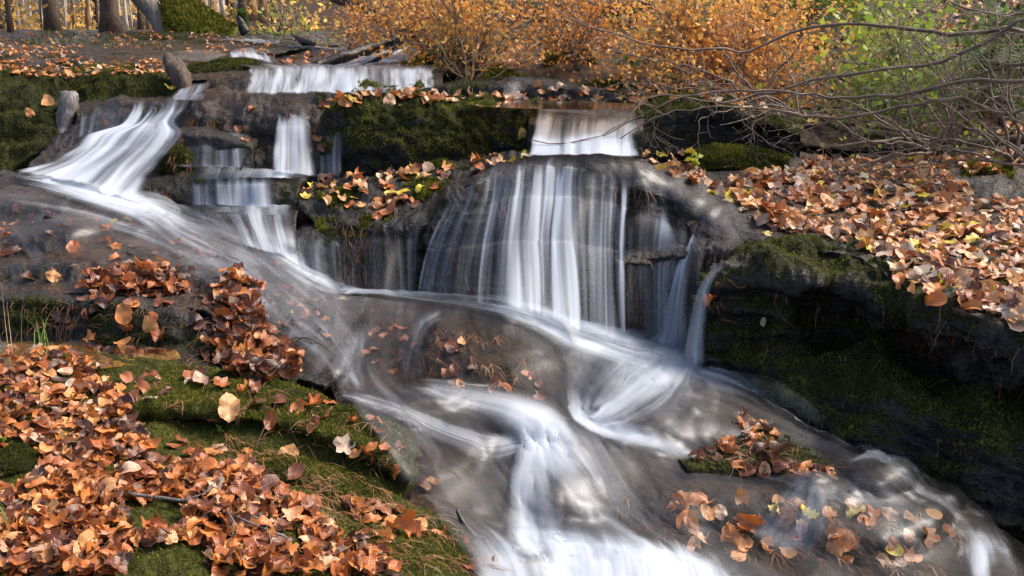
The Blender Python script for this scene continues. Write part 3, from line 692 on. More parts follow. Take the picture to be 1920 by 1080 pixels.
WSEED = [0]
def water(name, rows, mat='slide_water', off=.02, step=6.0, smooth=6, soft=.12, v0=.0, v1=.0, label=None, wob=.0, hull=None, relief=.0):
    """rows of (px,py,foam) running across the flow, upstream first"""
    WSEED[0] += 1; sd = WSEED[0]
    G = loft(rows, step)
    PX, PY, FO = G[..., 0], G[..., 1], np.clip(G[..., 2], 0, 1.0)
    D0 = castgrid(PX, PY)
    Ds = np.minimum(D0, np.percentile(D0, 99)).copy()
    # follow the bed like a skin: take the near envelope then relax
    for _ in range(smooth):
        p = np.pad(Ds, 1, mode='edge')
        av = (p[:-2, 1:-1] + p[2:, 1:-1] + p[1:-1, :-2] + p[1:-1, 2:]) / 4
        Ds = np.minimum(Ds * .4 + av * .6, D0 + .0)
    if hull is None: hull = mat in ('fall_water', 'main_water')
    if hull:                      # a free fall: the taut near envelope from lip to foot
        m_ = len(Ds)
        for j in range(Ds.shape[1]):
            st = []
            for i in range(m_):
                while len(st) >= 2 and (Ds[st[-1], j] - Ds[st[-2], j]) * (i - st[-1]) >= (Ds[i, j] - Ds[st[-1], j]) * (st[-1] - st[-2]): st.pop()
                st.append(i)
            Ds[:, j] = np.interp(np.arange(m_), st, Ds[st, j])
        for _ in range(360):
            Ds[1:-1] = (Ds[:-2] + Ds[2:] + 2 * Ds[1:-1]) / 4
            if _ % 40: continue
            p = np.pad(Ds, 1, mode='edge'); Ds = (p[1:-1, :-2] + p[1:-1, 2:] + 2 * p[1:-1, 1:-1]) / 4
    P = W(PX, PY, Ds)
    n = normals_grid(P)
    nv, nu = PX.shape
    u = np.linspace(0, 1, nu)[None, :] * np.ones((nv, 1)); v = np.linspace(0, 1, nv)[:, None] * np.ones((1, nu))
    Wm = np.linalg.norm(np.diff(P, axis=1), axis=-1).sum(1).mean(); 
    Lr = np.r_[0, np.cumsum(np.linalg.norm(np.diff(P, axis=0), axis=-1).mean(1))]
    toc = np.array([0, 0, CAMZ]) - P; toc /= np.linalg.norm(toc, axis=-1, keepdims=True)
    nn = n * .7 + toc * .5; nn /= np.linalg.norm(nn, axis=-1, keepdims=True)
    # ridges along the flow
    U_ = np.stack([u * Wm * 9 + sd * 5, v * Lr[-1] * .8, 0 * u], -1)
    rel = fbm(U_, 3, sd)
    P = P + nn * (off + relief * rel)[..., None]
    e = np.clip(np.minimum(u, 1 - u) / max(soft, 1e-3) + .5 * fbm(np.stack([v * Lr[-1] * 4, u * 2, 0 * u + sd], -1), 2, sd), 0, 1)
    e = np.where(np.minimum(u, 1 - u) < 1e-6, 0, e)
    e = e * e * (3 - 2 * e)
    rag = 1.6 * fbm(np.stack([u * Wm * 11 + sd, 0 * u, 0 * u + sd * 3], -1), 3, sd + 50)
    if hull and not v0: v0 = .22
    if hull and not v1: v1 = .14
    if v0: e = e * np.clip((v + .5 * v0 * rag) / v0, 0, 1)
    if v1: e = e * np.clip((1 - v + .5 * v1 * rag) / v1, 0, 1)
    uv = np.stack([u * Wm + sd * 3.7, Lr[:, None] + 0 * u + sd * 1.3], -1).reshape(-1, 2)
    V, c = recentre(P.reshape(-1, 3))
    me = mesh_np(name, V, grid_faces(nv, nu), attrs={'foam': FO, 'edge': e}, uv=uv, mat=MAT[mat])
    return link(name, me, loc=c, kind='structure', label=label)

def ribbon(name, pts, **k):
    """pts (px,py,halfwidth,foam) down the flow"""
    p = np.asarray(pts, float); t = np.gradient(p[:, :2], axis=0); t /= np.maximum(1e-6, np.linalg.norm(t, axis=1, keepdims=True))
    nrm = np.stack([t[:, 1], -t[:, 0]], -1)
    rows = []
    for i in range(len(p)):
        f = p[i, 3]; hw = p[i, 2]
        rows.append([(p[i, 0] + nrm[i, 0] * hw * s * 1.6, p[i, 1] + nrm[i, 1] * hw * s * 1.6, f * q) for s, q in ((-1, .15), (-.5, .7), (0, 1), (.5, .7), (1, .15))])
    k.setdefault('soft', .22); k.setdefault('v0', .12); k.setdefault('v1', .18)
    return water(name, rows, **k)

FW = 'fall_water'
# falls
water('waterfall', [[(428,124,.0),(560,121,.05),(700,121,.05),(835,129,.0)],[(464,134,.25),(560,131,.3),(700,131,.3),(818,138,.2)],[(466,142,.55),(560,138,.6),(700,138,.6),(814,145,.5)],[(464,162,.6),(560,160,.66),(700,160,.68),(814,160,.5)],[(458,187,.6),(560,186,.7),(700,184,.7),(816,176,.62)]], FW, off=.05, step=4, soft=.03, relief=.02, v1=.04)
water('waterfall', [[(345,160,.1),(366,154,.2),(400,156,.1)],[(335,170,.5),(358,166,.6),(398,168,.4)],[(322,182,.6),(348,180,.65),(396,180,.5)],[(306,194,.5),(345,194,.6),(390,194,.4)]], FW, off=.03, step=3, soft=.2, v1=.04)
water('waterfall', [[(250,193,.05),(315,188,.2),(376,186,.1)],[(248,206,.45),(300,200,.5),(364,198,.45)],[(240,224,.55),(286,220,.7),(356,216,.55)],[(218,248,.65),(268,243,.85),(342,238,.6)],[(150,268,.55),(210,262,.85),(300,258,.75),(365,262,.15)],[(125,295,.55),(190,288,.8),(262,288,.75),(345,292,.15)],[(78,318,.65),(165,322,.8),(235,328,.75),(300,345,.15)],[(10,334,.7),(115,352,.85),(200,374,.85),(268,392,.7)]], FW, off=.06, step=5, soft=.14, relief=.03, v1=.04)
water('waterfall', [[(150,203,.1),(200,198,.1),(262,196,.1)],[(145,225,.35),(200,215,.38),(255,212,.4)],[(140,266,.4),(190,258,.45),(240,252,.5)]], FW, off=.03, step=4, soft=.1, v1=.05)
water('waterfall', [[(505,212,.05),(548,208,.1),(592,212,.05)],[(520,226,.4),(548,222,.55),(582,228,.4)],[(516,246,.6),(550,244,.75),(586,248,.5)],[(512,285,.65),(550,285,.75),(588,286,.5)],[(506,334,.75),(550,336,.85),(592,334,.6)]], FW, off=.06, step=3.5, soft=.16, relief=.02, v1=.04)
water('waterfall', [[(598,250,.2),(648,250,.2)],[(600,300,.5),(648,300,.4)],[(600,334,.5),(650,332,.5)]], FW, off=.04, step=4, soft=.1)
water('waterfall', [[(290,244,.02),(380,238,.05),(478,254,.08)],[(300,258,.2),(380,256,.42),(476,268,.45)],[(300,285,.25),(380,285,.55),(478,292,.5)],[(300,320,.3),(380,320,.6),(480,324,.6)]], FW, off=.04, step=3.5, soft=.2, relief=.015, v1=.04)
water('stream_water', [[(330,316,.2),(400,314,.4),(500,322,.7),(585,328,.7)],[(325,330,.2),(400,328,.4),(500,330,.75),(580,336,.6)],[(320,340,.2),(400,338,.4),(500,336,.75),(575,342,.5)]], off=.03, step=3.5, soft=.2)
water('waterfall', [[(330,337,.1),(420,328,.3),(530,328,.4)],[(335,352,.35),(410,350,.5),(525,348,.65)],[(338,390,.4),(410,390,.65),(530,396,.75)]], FW, off=.04, step=3.5, soft=.2, relief=.015, v1=.04)
water('stream_water', [[(345,384,.2),(430,384,.6),(555,388,.7)],[(340,394,.2),(430,394,.5),(556,398,.7)],[(340,404,.2),(430,404,.5),(555,408,.7)]], off=.03, step=3.5, soft=.2)
water('waterfall', [[(345,394,.1),(450,390,.4),(556,390,.5)],[(352,412,.3),(450,412,.55),(552,412,.7)],[(380,440,.4),(460,446,.65),(552,466,.8)],[(395,450,.45),(488,482,.75),(560,498,.8)]], FW, off=.05, step=3.5, soft=.2, relief=.015, v1=.04)
water('waterfall', [[(545,445,.1),(600,440,.1),(638,445,.1)],[(540,470,.3),(590,465,.35),(636,470,.3)],[(552,515,.35),(590,525,.4),(640,545,.3)]], FW, off=.03, step=4, soft=.1)
water('waterfall', [[(980,200,.02),(1090,202,.03),(1210,210,.02)],[(1000,216,.2),(1060,214,.3),(1130,222,.2),(1196,228,.2)],[(996,236,.6),(1090,240,.7),(1196,246,.55)],[(992,268,.72),(1090,270,.85),(1196,272,.66)],[(986,302,.85),(1090,303,.95),(1200,307,.8)]], FW, off=.06, step=4, soft=.08, relief=.02, v0=.25, v1=.03)
water('waterfall', [[(940,156,.3),(985,156,.3)],[(940,170,.4),(985,170,.4)],[(940,190,.4),(985,190,.4)]], FW, off=.03, step=3, soft=.3)
water('waterfall', [[(850,368,.10),(905,328,.10),(985,306,.15),(1060,304,.15),(1110,310,.10),(1180,322,.05)],[(846,392,.3),(900,352,.22),(980,326,.5),(1055,326,.55),(1085,330,.25),(1172,343,.3)],[(825,425,.42),(885,410,.33),(972,385,.66),(1050,385,.68),(1080,385,.42),(1168,395,.52)],[(802,475,.45),(868,480,.34),(965,470,.6),(1045,470,.62),(1075,470,.5),(1164,480,.5)],[(786,566,.42),(868,586,.32),(958,606,.55),(1050,636,.56),(1080,645,.5),(1166,655,.5)]], 'main_water', off=.10, step=4, soft=.03, smooth=14, relief=.03, v0=.12, v1=.06)
water('waterfall', [[(1150,330,.05),(1170,336,.1),(1186,342,.05)],[(1158,400,.5),(1168,402,.7),(1178,404,.4)],[(1156,500,.5),(1164,500,.7),(1172,500,.4)],[(1154,650,.5),(1162,652,.6),(1170,652,.4)]], 'main_water', off=.10, step=4, soft=.4, smooth=14)
water('waterfall', [[(600,425,.05),(700,420,.05),(795,420,.05)],[(605,460,.2),(700,455,.18),(790,455,.22)],[(605,540,.3),(700,560,.26),(790,570,.36)]], FW, off=.05, step=5, soft=.1, v1=.05)
water('waterfall', [[(1165,350,.05),(1235,375,.1),(1290,400,.1)],[(1168,400,.25),(1235,420,.28),(1290,440,.28)],[(1165,480,.22),(1230,480,.25),(1290,490,.22)],[(1165,645,.22),(1230,660,.3),(1290,680,.25)]], FW, off=.04, step=5, soft=.1)
water('waterfall', [[(1284,428,.3),(1310,426,.4),(1342,434,.2)],[(1290,450,.6),(1305,448,.7),(1330,452,.45)],[(1268,505,.65),(1290,500,.8),(1322,500,.5)],[(1246,575,.65),(1276,575,.8),(1318,572,.55)],[(1222,652,.8),(1264,658,.9),(1322,658,.7)]], FW, off=.05, step=3.5, soft=.2, smooth=14, relief=.02, v1=.05)
ribbon('waterfall', [(1372,494,6,.25),(1344,514,7,.4),(1322,548,10,.5),(1309,600,14,.55),(1300,650,18,.6),(1296,704,22,.75)], mat='slide_water', hull=True, off=.03, step=4, smooth=10)
# films and sliding sheets
water('stream_film', [[(890,318,.1),(990,300,.15),(1100,298,.15),(1190,306,.12),(1262,322,.1)],[(870,340,.15),(985,316,.2),(1100,314,.2),(1190,328,.2),(1300,360,.15)],[(855,358,.2),(980,330,.25),(1090,330,.2),(1180,350,.2),(1330,400,.2)]], 'film_water', off=.02, step=5, soft=.1)
ribbon('stream_film', [(1250,330,30,.2),(1310,370,34,.25),(1350,410,34,.3),(1370,445,40,.3),(1345,462,36,.25)], mat='film_water', off=.02)
water('stream_film', [[(-60,430,.15),(-20,375,.25),(40,342,.35)],[(90,490,.15),(150,425,.3),(225,382,.5)],[(250,520,.15),(320,465,.3),(385,425,.5)],[(400,545,.2),(440,495,.35),(482,446,.35)],[(500,620,.3),(540,560,.4),(580,508,.35)],[(590,720,.4),(640,640,.4),(700,562,.35)]], 'film_water', off=.02, step=6, soft=.15)
ribbon('stream_water', [(20,334,10,.85),(120,352,17,1),(210,378,22,.95),(290,398,26,.8),(345,430,32,.6),(420,466,40,.45),(500,525,46,.42),(580,595,52,.45),(635,655,44,.55),(660,715,30,.8),(668,752,28,.9)], off=.035)
ribbon('stream_water', [(-40,380,20,.35),(60,395,22,.4),(180,420,24,.4),(300,462,26,.35),(400,510,28,.35),(470,560,30,.4),(540,630,30,.4)], off=.025)
ribbon('stream_water', [(-40,440,14,.3),(40,455,16,.35),(70,490,14,.4),(60,530,14,.45)], off=.02)
ribbon('stream_water', [(200,395,16,.45),(300,425,22,.45),(400,455,26,.45),(480,490,28,.5),(560,560,34,.5),(620,620,40,.5)], off=.03)
ribbon('stream_water', [(100,352,10,.6),(200,385,14,.7),(262,408,14,.75),(305,440,16,.45),(370,490,20,.4),(440,540,22,.3)], off=.03)
ribbon('stream_water', [(470,455,14,.7),(515,478,24,.98),(560,506,24,.95),(612,534,20,.85),(655,547,13,.85),(720,553,10,.75),(790,562,11,.6),(870,571,13,.55),(960,588,16,.75),(1035,613,22,.95),(1110,636,28,1),(1190,660,28,.95),(1260,685,34,.95),(1330,712,28,.75)], off=.035)
ribbon('stream_water', [(1270,640,30,.95),(1250,680,55,.95),(1215,720,66,.7),(1160,765,56,.65),(1110,795,34,.85)], off=.05)
ribbon('stream_water', [(1270,690,30,.9),(1340,712,34,.8),(1410,738,30,.6),(1480,780,30,.42),(1550,830,34,.35),(1620,875,36,.5)], off=.035)
ribbon('stream_water', [(1590,872,18,.7),(1640,862,26,.7),(1690,890,30,.55),(1725,930,26,.55),(1770,950,26,.6),(1815,995,30,.5),(1840,1040,40,.95),(1850,1110,60,.95)], off=.05)
water('stream_film', [[(610,556,.2),(760,562,.4),(880,572,.45),(1000,598,.55),(1150,640,.7),(1280,684,.7),(1350,704,.4)],
 [(600,620,.1),(680,620,.15),(760,612,.35),(830,618,.15),(900,620,.05),(1000,660,.25),(1100,690,.5),(1200,720,.5),(1360,730,.35)],
 [(600,700,.2),(700,715,.25),(800,722,.15),(900,740,.15),(1000,765,.2),(1080,785,.5),(1200,790,.3),(1350,800,.25),(1510,812,.3)],
 [(640,755,.4),(740,765,.35),(830,785,.4),(920,800,.5),(1010,810,.9),(1110,815,.5),(1260,860,.25),(1430,880,.15),(1640,868,.3)],
 [(715,850,.35),(800,870,.22),(880,890,.2),(960,900,.6),(1040,910,.4),(1110,910,.6),(1250,940,.14),(1450,950,.08),(1720,930,.15)],
 [(780,950,.2),(850,965,.18),(920,980,.4),(980,985,.7),(1080,985,.5),(1160,990,.6),(1300,1020,.12),(1500,1030,.05),(1850,1005,.1)],
 [(850,1035,.4),(900,1050,.7),(960,1055,.95),(1050,1050,.95),(1150,1050,1),(1300,1070,.85),(1450,1090,.2),(1650,1100,.08),(1960,1080,.2)],
 [(880,1180,.95),(960,1180,1),(1050,1180,1),(1150,1180,1),(1250,1180,1),(1400,1180,.9),(1600,1180,.5),(1800,1190,.3),(2100,1180,.4)]], 'sheet_water', off=.03, step=6, soft=.03, smooth=22)
ribbon('stream_water', [(735,728,14,.5),(800,738,20,.6),(880,755,28,.6),(955,775,32,.75),(1008,802,38,.95),(1040,850,44,.85),(1080,905,36,.5),(1120,965,34,.4),(1160,1020,50,.5)], off=.045)
ribbon('stream_water', [(640,752,12,.8),(700,768,14,.6),(770,790,17,.65),(845,825,20,.6),(920,848,24,.55),(985,835,26,.8),(1020,820,24,.9)], off=.04)
water('stream_water', [[(960,795,.5),(1000,790,.9),(1045,800,.5)],[(970,840,.5),(1010,838,.95),(1062,848,.5)],[(955,890,.55),(1000,890,.75),(1050,890,.7),(1105,900,.55)],[(948,940,.55),(990,945,.7),(1050,945,.5),(1140,950,.55)],[(938,1000,.6),(990,1010,.75),(1060,1015,.6),(1180,1010,.65)],[(925,1050,.8),(990,1060,.9),(1060,1060,.9),(1230,1050,.85)]], off=.05, soft=.2, v0=.15, v1=.05)
ribbon('stream_water', [(1070,690,34,.4),(1085,740,28,.55),(1085,785,20,.9),(1130,806,20,1),(1220,832,18,.8),(1330,868,16,.55),(1450,898,16,.45),(1600,932,26,.4),(1700,985,34,.3)], off=.04)
ribbon('stream_water', [(900,575,16,.5),(1000,602,24,.8),(1080,632,34,.95),(1170,664,36,.85),(1260,690,40,.8)], off=.05)
ribbon('stream_water', [(1090,640,30,.6),(1100,690,34,.5),(1090,740,30,.45),(1088,790,26,.8)], off=.04)
ribbon('stream_water', [(1200,680,40,.7),(1180,720,50,.6),(1140,770,50,.55),(1120,806,34,.9)], off=.045)
ribbon('stream_water', [(1320,712,30,.6),(1300,760,44,.45),(1280,820,50,.35),(1290,860,30,.4)], off=.04)
ribbon('stream_water', [(1560,905,26,.4),(1640,950,40,.45),(1700,1010,50,.4),(1740,1080,60,.4)], off=.03)
ribbon('stream_water', [(1520,900,20,.35),(1500,960,44,.35),(1450,1040,60,.35)], off=.03)
ribbon('stream_water', [(700,600,30,.35),(670,650,30,.4),(650,700,24,.5),(668,750,26,.9)], off=.03)
ribbon('stream_water', [(830,590,12,.5),(790,620,14,.55),(775,670,20,.4),(760,725,24,.35)], off=.03)
water('stream_water', [[(890,1000,.2),(1000,990,.5),(1120,990,.6),(1250,1015,.4),(1400,1055,.2)],[(920,1035,.6),(1010,1025,.8),(1130,1025,.85),(1270,1048,.7),(1420,1085,.35)],[(940,1075,.85),(1030,1070,.9),(1130,1065,.9),(1290,1085,.85),(1440,1110,.5)],[(960,1200,.9),(1050,1200,.9),(1150,1200,.9),(1300,1200,.9),(1450,1200,.7)]], off=.05, soft=.25, v0=.3)
# far stream
water('stream_water', [[(432,96,.2),(470,92,.3),(500,98,.3)],[(430,106,.6),(470,104,.65),(508,116,.7)],[(432,114,.5),(470,114,.6),(516,126,.8)]], FW, off=.03, step=3)
water('stream_water', [[(690,100,.6),(735,96,.8),(772,90,.8)],[(640,118,.7),(700,112,.8),(765,104,.9)],[(600,131,.8),(690,128,.8),(760,118,.7)]], FW, off=.03, step=3)
water('stream_water', [[(395,70,.2),(480,68,.3),(560,72,.3)],[(400,76,.4),(480,76,.5),(560,82,.6)],[(440,80,.3),(520,86,.5),(640,94,.4)],[(500,86,.3),(580,92,.4),(700,104,.2)]], FW, off=.03, step=3)
water('stream_water', [[(310,98,.1),(400,100,.25),(440,108,.2)],[(310,112,.15),(360,118,.3),(400,122,.2)]], 'film_water', off=.03, step=3)
# still pools
def pool(name, pts, z, mat):
    V = []
    for px, py in pts:
        r = ray(px, py); t = (z - CAMZ) / r.z; p = CAM + r * t; V.append(p)
    me = bpy.data.meshes.new(name); me.from_pydata([tuple(v) for v in V], [], [tuple(range(len(V)))]); me.materials.append(MAT[mat])
    return link(name, me, kind='structure')
h, _ = cast(60, 655)
pool('pool_water', [(-300,632),(60,632),(160,638),(250,648),(330,655),(340,672),(200,690),(-300,720)], h.z + .02, 'pool_water')
h, _ = cast(1000, 196)
pool('pool_water', [(860,190),(1000,188),(1190,194),(1200,204),(1100,206),(1000,204),(900,200)], h.z + .01, 'pool_water')
# islet standing out of the stream
rock('mossy_rock', 'dark mossy islet rock with wet leaves between two branches of the stream', [
 [(1270,850,4.550),(1330,820,4.630),(1400,800,4.730),(1480,812,4.730),(1560,850,4.630),(1610,890,4.530)],
 [(1275,868,4.380),(1340,842,4.450),(1410,825,4.530),(1480,838,4.530),(1550,868,4.450),(1605,900,4.380)],
 [(1290,880,4.290),(1350,872,4.330),(1420,865,4.360),(1480,872,4.350),(1550,890,4.330),(1600,908,4.310)],
 [(1290,892,4.290),(1350,892,4.310),(1420,895,4.310),(1490,902,4.290),(1550,910,4.280),(1600,916,4.270)],
], amp=.03, freq=6, fine=.014, moss=.5, mossface=.3, brown=.8, seed=21, thick=.15, wet=.5)
_V2 = np.vstack(ALLV); _F2 = np.vstack(ALLF)
BVH = BVHTree.FromPolygons(_V2.tolist(), _F2.tolist())
# ---------------------------------------------------------------- one ground sheet under everything
def ground_sheet():
    xs = np.arange(-60, 60.01, .25); ys = np.arange(-14, 90.01, .25)
    xs = np.unique(np.r_[np.linspace(-60, -8, 40), np.arange(-8, 8.01, .16), np.linspace(8, 60, 40)])
    ys = np.unique(np.r_[np.linspace(-14, 1.5, 12), np.arange(1.5, 14, .16), np.linspace(14, 90, 50)])
    Z = np.full((len(ys), len(xs)), np.nan)
    ix = np.clip(np.searchsorted(xs, _V[:, 0]) , 0, len(xs) - 1); iy = np.clip(np.searchsorted(ys, _V[:, 1]), 0, len(ys) - 1)
    for a in (-1, 0):
        for b in (-1, 0):
            ii = np.clip(iy + a, 0, len(ys) - 1); jj = np.clip(ix + b, 0, len(xs) - 1)
            Z2 = np.full(Z.shape, np.inf); np.minimum.at(Z2, (ii, jj), _V[:, 2])
            Z = np.fmin(Z, np.where(np.isinf(Z2), np.nan, Z2))
    Z -= .10
    known = ~np.isnan(Z)
    # anchors far away
    def anchor(x, y, z):
        i = np.argmin(abs(ys - y)); j = np.argmin(abs(xs - x))
        if not known[i, j]: Z[i, j] = z; known[i, j] = True
    for x in (-60, -30, -10): 
        for y in (30, 60, 90): anchor(x, y, 2.1)
    for x in (0, 10): anchor(x, 90, 3.5)
    for x in (30, 60):
        for y in (20, 60, 90): anchor(x, y, 8)
    for x in (-60, -20, 0, 20, 60): anchor(x, -14, -.5)
    anchor(-20, 8, 1.7); anchor(-60, 8, 2); anchor(20, 8, 3); anchor(60, 8, 6)
    # nearest fill then relaxation
    A = np.where(known, Z, np.nan); B = A.copy()
    while np.isnan(B).any():
        p = np.pad(B, 1, constant_values=np.nan)
        st = np.stack([p[:-2, 1:-1], p[2:, 1:-1], p[1:-1, :-2], p[1:-1, 2:]])
        cnt = (~np.isnan(st)).sum(0); sm = np.nansum(st, 0); f = np.isnan(B) & (cnt > 0); B[f] = sm[f] / cnt[f]
    for _ in range(400):
        p = np.pad(B, 1, mode='edge'); av = (p[:-2, 1:-1] + p[2:, 1:-1] + p[1:-1, :-2] + p[1:-1, 2:]) / 4
        B = np.where(known, A, av)
    X, Y = np.meshgrid(xs, ys)
    P = np.stack([X, Y, B], -1); P[..., 2] += .02 * fbm(P * 2, 3, 5)
    me = mesh_np('ground', P.reshape(-1, 3), grid_faces(len(ys), len(xs)), mat=MAT['soil'])
    link('ground', me, kind='structure')
ground_sheet()
# ---------------------------------------------------------------- fallen leaves
def outline(kind, n):
    t = np.linspace(0, 2 * math.pi, n, endpoint=False)
    if kind == 0:      # beech: pointed oval
        y = -np.cos(t); w = .36 * np.sin(t); w = w * (1 - .18 * y); x = w; y = y * .5
        return np.stack([x, y + .06 * np.sign(y) * np.abs(y) ** 3 * 2], -1)
    if kind == 1:      # oak: lobed oval
        y = -np.cos(t) * .5; lob = 1 + .34 * np.cos(t * 9.0); x = .30 * np.sin(t) * (1 + .25 * (y)) * (.72 + .28 * lob)
        x = x * np.where(np.abs(np.sin(t)) > .25, lob * .85 + .15, 1)
        return np.stack([x, y], -1)
    # maple: five points
    a = t - math.pi / 2; r = .30 + .17 * np.abs(np.cos(2.5 * (t - math.pi))) ** 1.4 - .05 * np.cos(t) + .045 * np.cos(13 * t)
    r = r * np.where(np.abs(((t + .35) % (2 * math.pi)) - .35) < .3, .75, 1)
    return np.stack([r * np.cos(a), r * np.sin(a)], -1) * 1.15

def leaf_geo(kind, n=30, rings=(.34, .68, 1.0), roll=0., wavy=.03, fold=.15, arch=.1, rs=0):
    """unit leaf (length about 1, stalk end at -y); returns V, F(quads, degenerate centre as quads), uv"""
    rg = np.random.default_rng(rs); o = outline(kind, n)
    spine = np.array([[0, .0]])
    V = [np.array([[0, 0]])] if False else []
    base = np.stack([0 * o[:, 0], o[:, 1] * .55], -1)
    for r in rings: V.append(base + (o - base) * r)
    V = np.vstack([base] + V); uv = np.stack([V[:, 0] / .8 + .5, V[:, 1] + .5], -1)
    V = V * (1 + .07 * (np.tile(rg.random(n), len(rings) + 1) - .5)[:, None] * 2 * (np.hypot(V[:, 0], V[:, 1]) > .15)[:, None])
    x, y = V[:, 0].copy(), V[:, 1].copy()
    ph = rg.random() * 6.28; rad = np.hypot(x, y)
    z = fold * np.abs(x) + wavy * rad * 2 * np.sin(3 * np.arctan2(y, x) + ph) + wavy * rad * 1.2 * np.sin(7 * np.arctan2(y, x) + ph * 2) - arch * (y ** 2) * 2 + .05 * vnoise(np.stack([x * 5 + rs, y * 5, 0 * x], -1), rs)
    if roll:           # dry leaves roll up across or along
        ax = rg.random() * 1.2 - .6
        u_ = x * math.cos(ax) + y * math.sin(ax); v_ = -x * math.sin(ax) + y * math.cos(ax)
        R = .5 / roll; u0 = rg.uniform(-.15, .15); a = (u_ - u0) / R
        u2 = u0 + R * np.sin(a); z = z + R * (1 - np.cos(a)); 
        b = v_ * roll * .6; z = z + .10 * b * b; u_ = u2
        x = u_ * math.cos(ax) - v_ * math.sin(ax); y = u_ * math.sin(ax) + v_ * math.cos(ax)
    F_ = []
    for k in range(len(rings)):
        for i in range(n):
            j = (i + 1) % n; F_.append((k * n + i, k * n + j, (k + 1) * n + j, (k + 1) * n + i))
    V3 = np.stack([x, y, z], -1)
    # stalk
    s0 = len(V3); st = np.array([[-.008, -.48, 0], [.008, -.48, 0], [.006, -.70, .05 + .1 * rg.random()], [-.006, -.70, .05]])
    V3 = np.vstack([V3, st]); uv = np.vstack([uv, [[.5, .02]] * 4]); F_.append((s0, s0 + 1, s0 + 2, s0 + 3))
    V3[:, 2] -= V3[:, 2].min() * .6
    return V3, np.array(F_), uv

def frame(n, yaw, tilt, tdir):
    n = Vector(n).normalized()
    q = n.to_track_quat('Z', 'Y').to_matrix()
    R = q @ Matrix.Rotation(tdir, 3, 'Z') @ Matrix.Rotation(tilt, 3, 'X') @ Matrix.Rotation(yaw - tdir, 3, 'Z')
    return np.array(R)

def in_poly(x, y, poly):
    c = False; j = len(poly) - 1
    for i in range(len(poly)):
        xi, yi = poly[i]; xj, yj = poly[j]
        if (yi > y) != (yj > y) and x < (xj - xi) * (y - yi) / (yj - yi) + xi: c = not c
        j = i
    return c

def poly_points(poly, dens, rg, holes=()):
    """points per 10000 square pixels"""
    xs = [p[0] for p in poly]; ys = [p[1] for p in poly]
    A = (max(xs) - min(xs)) * (max(ys) - min(ys)); out = []
    for _ in range(int(A * dens / 1e4)):
        x = rg.uniform(min(xs), max(xs)); y = rg.uniform(min(ys), max(ys))
        if in_poly(x, y, poly) and not any(in_poly(x, y, h) for h in holes): out.append((x, y))
    return out

# prototypes: dense meshes for single leaves, light ones for the litter
KD = [0, 0, 0, 1, 1, 2, 2, 0]
PROTO = []
for r in range(28):
    kd = KD[r % 8]; roll = [.3, .7, 1.7, 1.1, 2.6, .9, 2.1, 3.4][(r // 2) % 8]
    V3, F3, uv3 = leaf_geo(kd, 30 if kd != 2 else 40, roll=roll, wavy=.03 + .09 * random.random(), fold=random.uniform(-.2, .5), arch=random.uniform(-.5, .6), rs=r)
    PROTO.append((kd, roll, V3, F3, uv3))
LIGHT = []
for r in range(40):
    kd = KD[r % 8]; roll = [.2, .7, 1.6, 1.1, 2.5, .5, 1.9, 3.0][(r // 3) % 8]
    V3, F3, uv3 = leaf_geo(kd, 14 if kd == 0 else 20, rings=(.6, 1.0), roll=roll, wavy=.03 + .08 * random.random(), fold=random.uniform(-.2, .5), arch=random.uniform(-.5, .6), rs=100 + r)
    LIGHT.append((kd, roll, V3, F3, uv3))
LEAFMESH = {}
def leaf_mesh(pi, tint):
    key = (pi, round(tint * 24))
    if key not in LEAFMESH:
        kd, roll, V3, F3, uv3 = PROTO[pi]
        LEAFMESH[key] = mesh_np('fallen_leaf', V3, F3, attrs={'tint': np.full(len(V3), key[1] / 24.0)}, uv=uv3, mat=MAT['dead_leaf'])
    return LEAFMESH[key]

def put_leaf(p, n, size, yaw, tilt, tdir, pi, tint, lift, label, group, name='fallen_leaf', cat='leaf'):
    R = frame(n, yaw, tilt, tdir); q = Vector(p) + Vector(n) * lift
    o = bpy.data.objects.new(name, leaf_mesh(pi, tint)); COL.objects.link(o)
    o.matrix_world = Matrix.Translation(q) @ (Matrix(R.tolist()).to_4x4()) @ Matrix.Scale(size, 4)
    return tagit(o, label, cat, group)

class Litter:
    def __init__(s): s.V = []; s.F = []; s.uv = []; s.t = []; s.n = 0
    def add(s, V3, F3, uv3, R, p, size, tint):
        V = (V3 * size) @ R.T + np.asarray(p); s.V.append(V); s.F.append(F3 + s.n); s.uv.append(uv3); s.t.append(np.full(len(V3), tint)); s.n += len(V3)
    def build(s, name, mat, **k):
        if not s.V: return
        V, c = recentre(np.vstack(s.V))
        me = mesh_np(name, V, np.vstack(s.F), attrs={'tint': np.concatenate(s.t)}, uv=np.vstack(s.uv), mat=MAT[mat])
        return link(name, me, loc=c, **k)

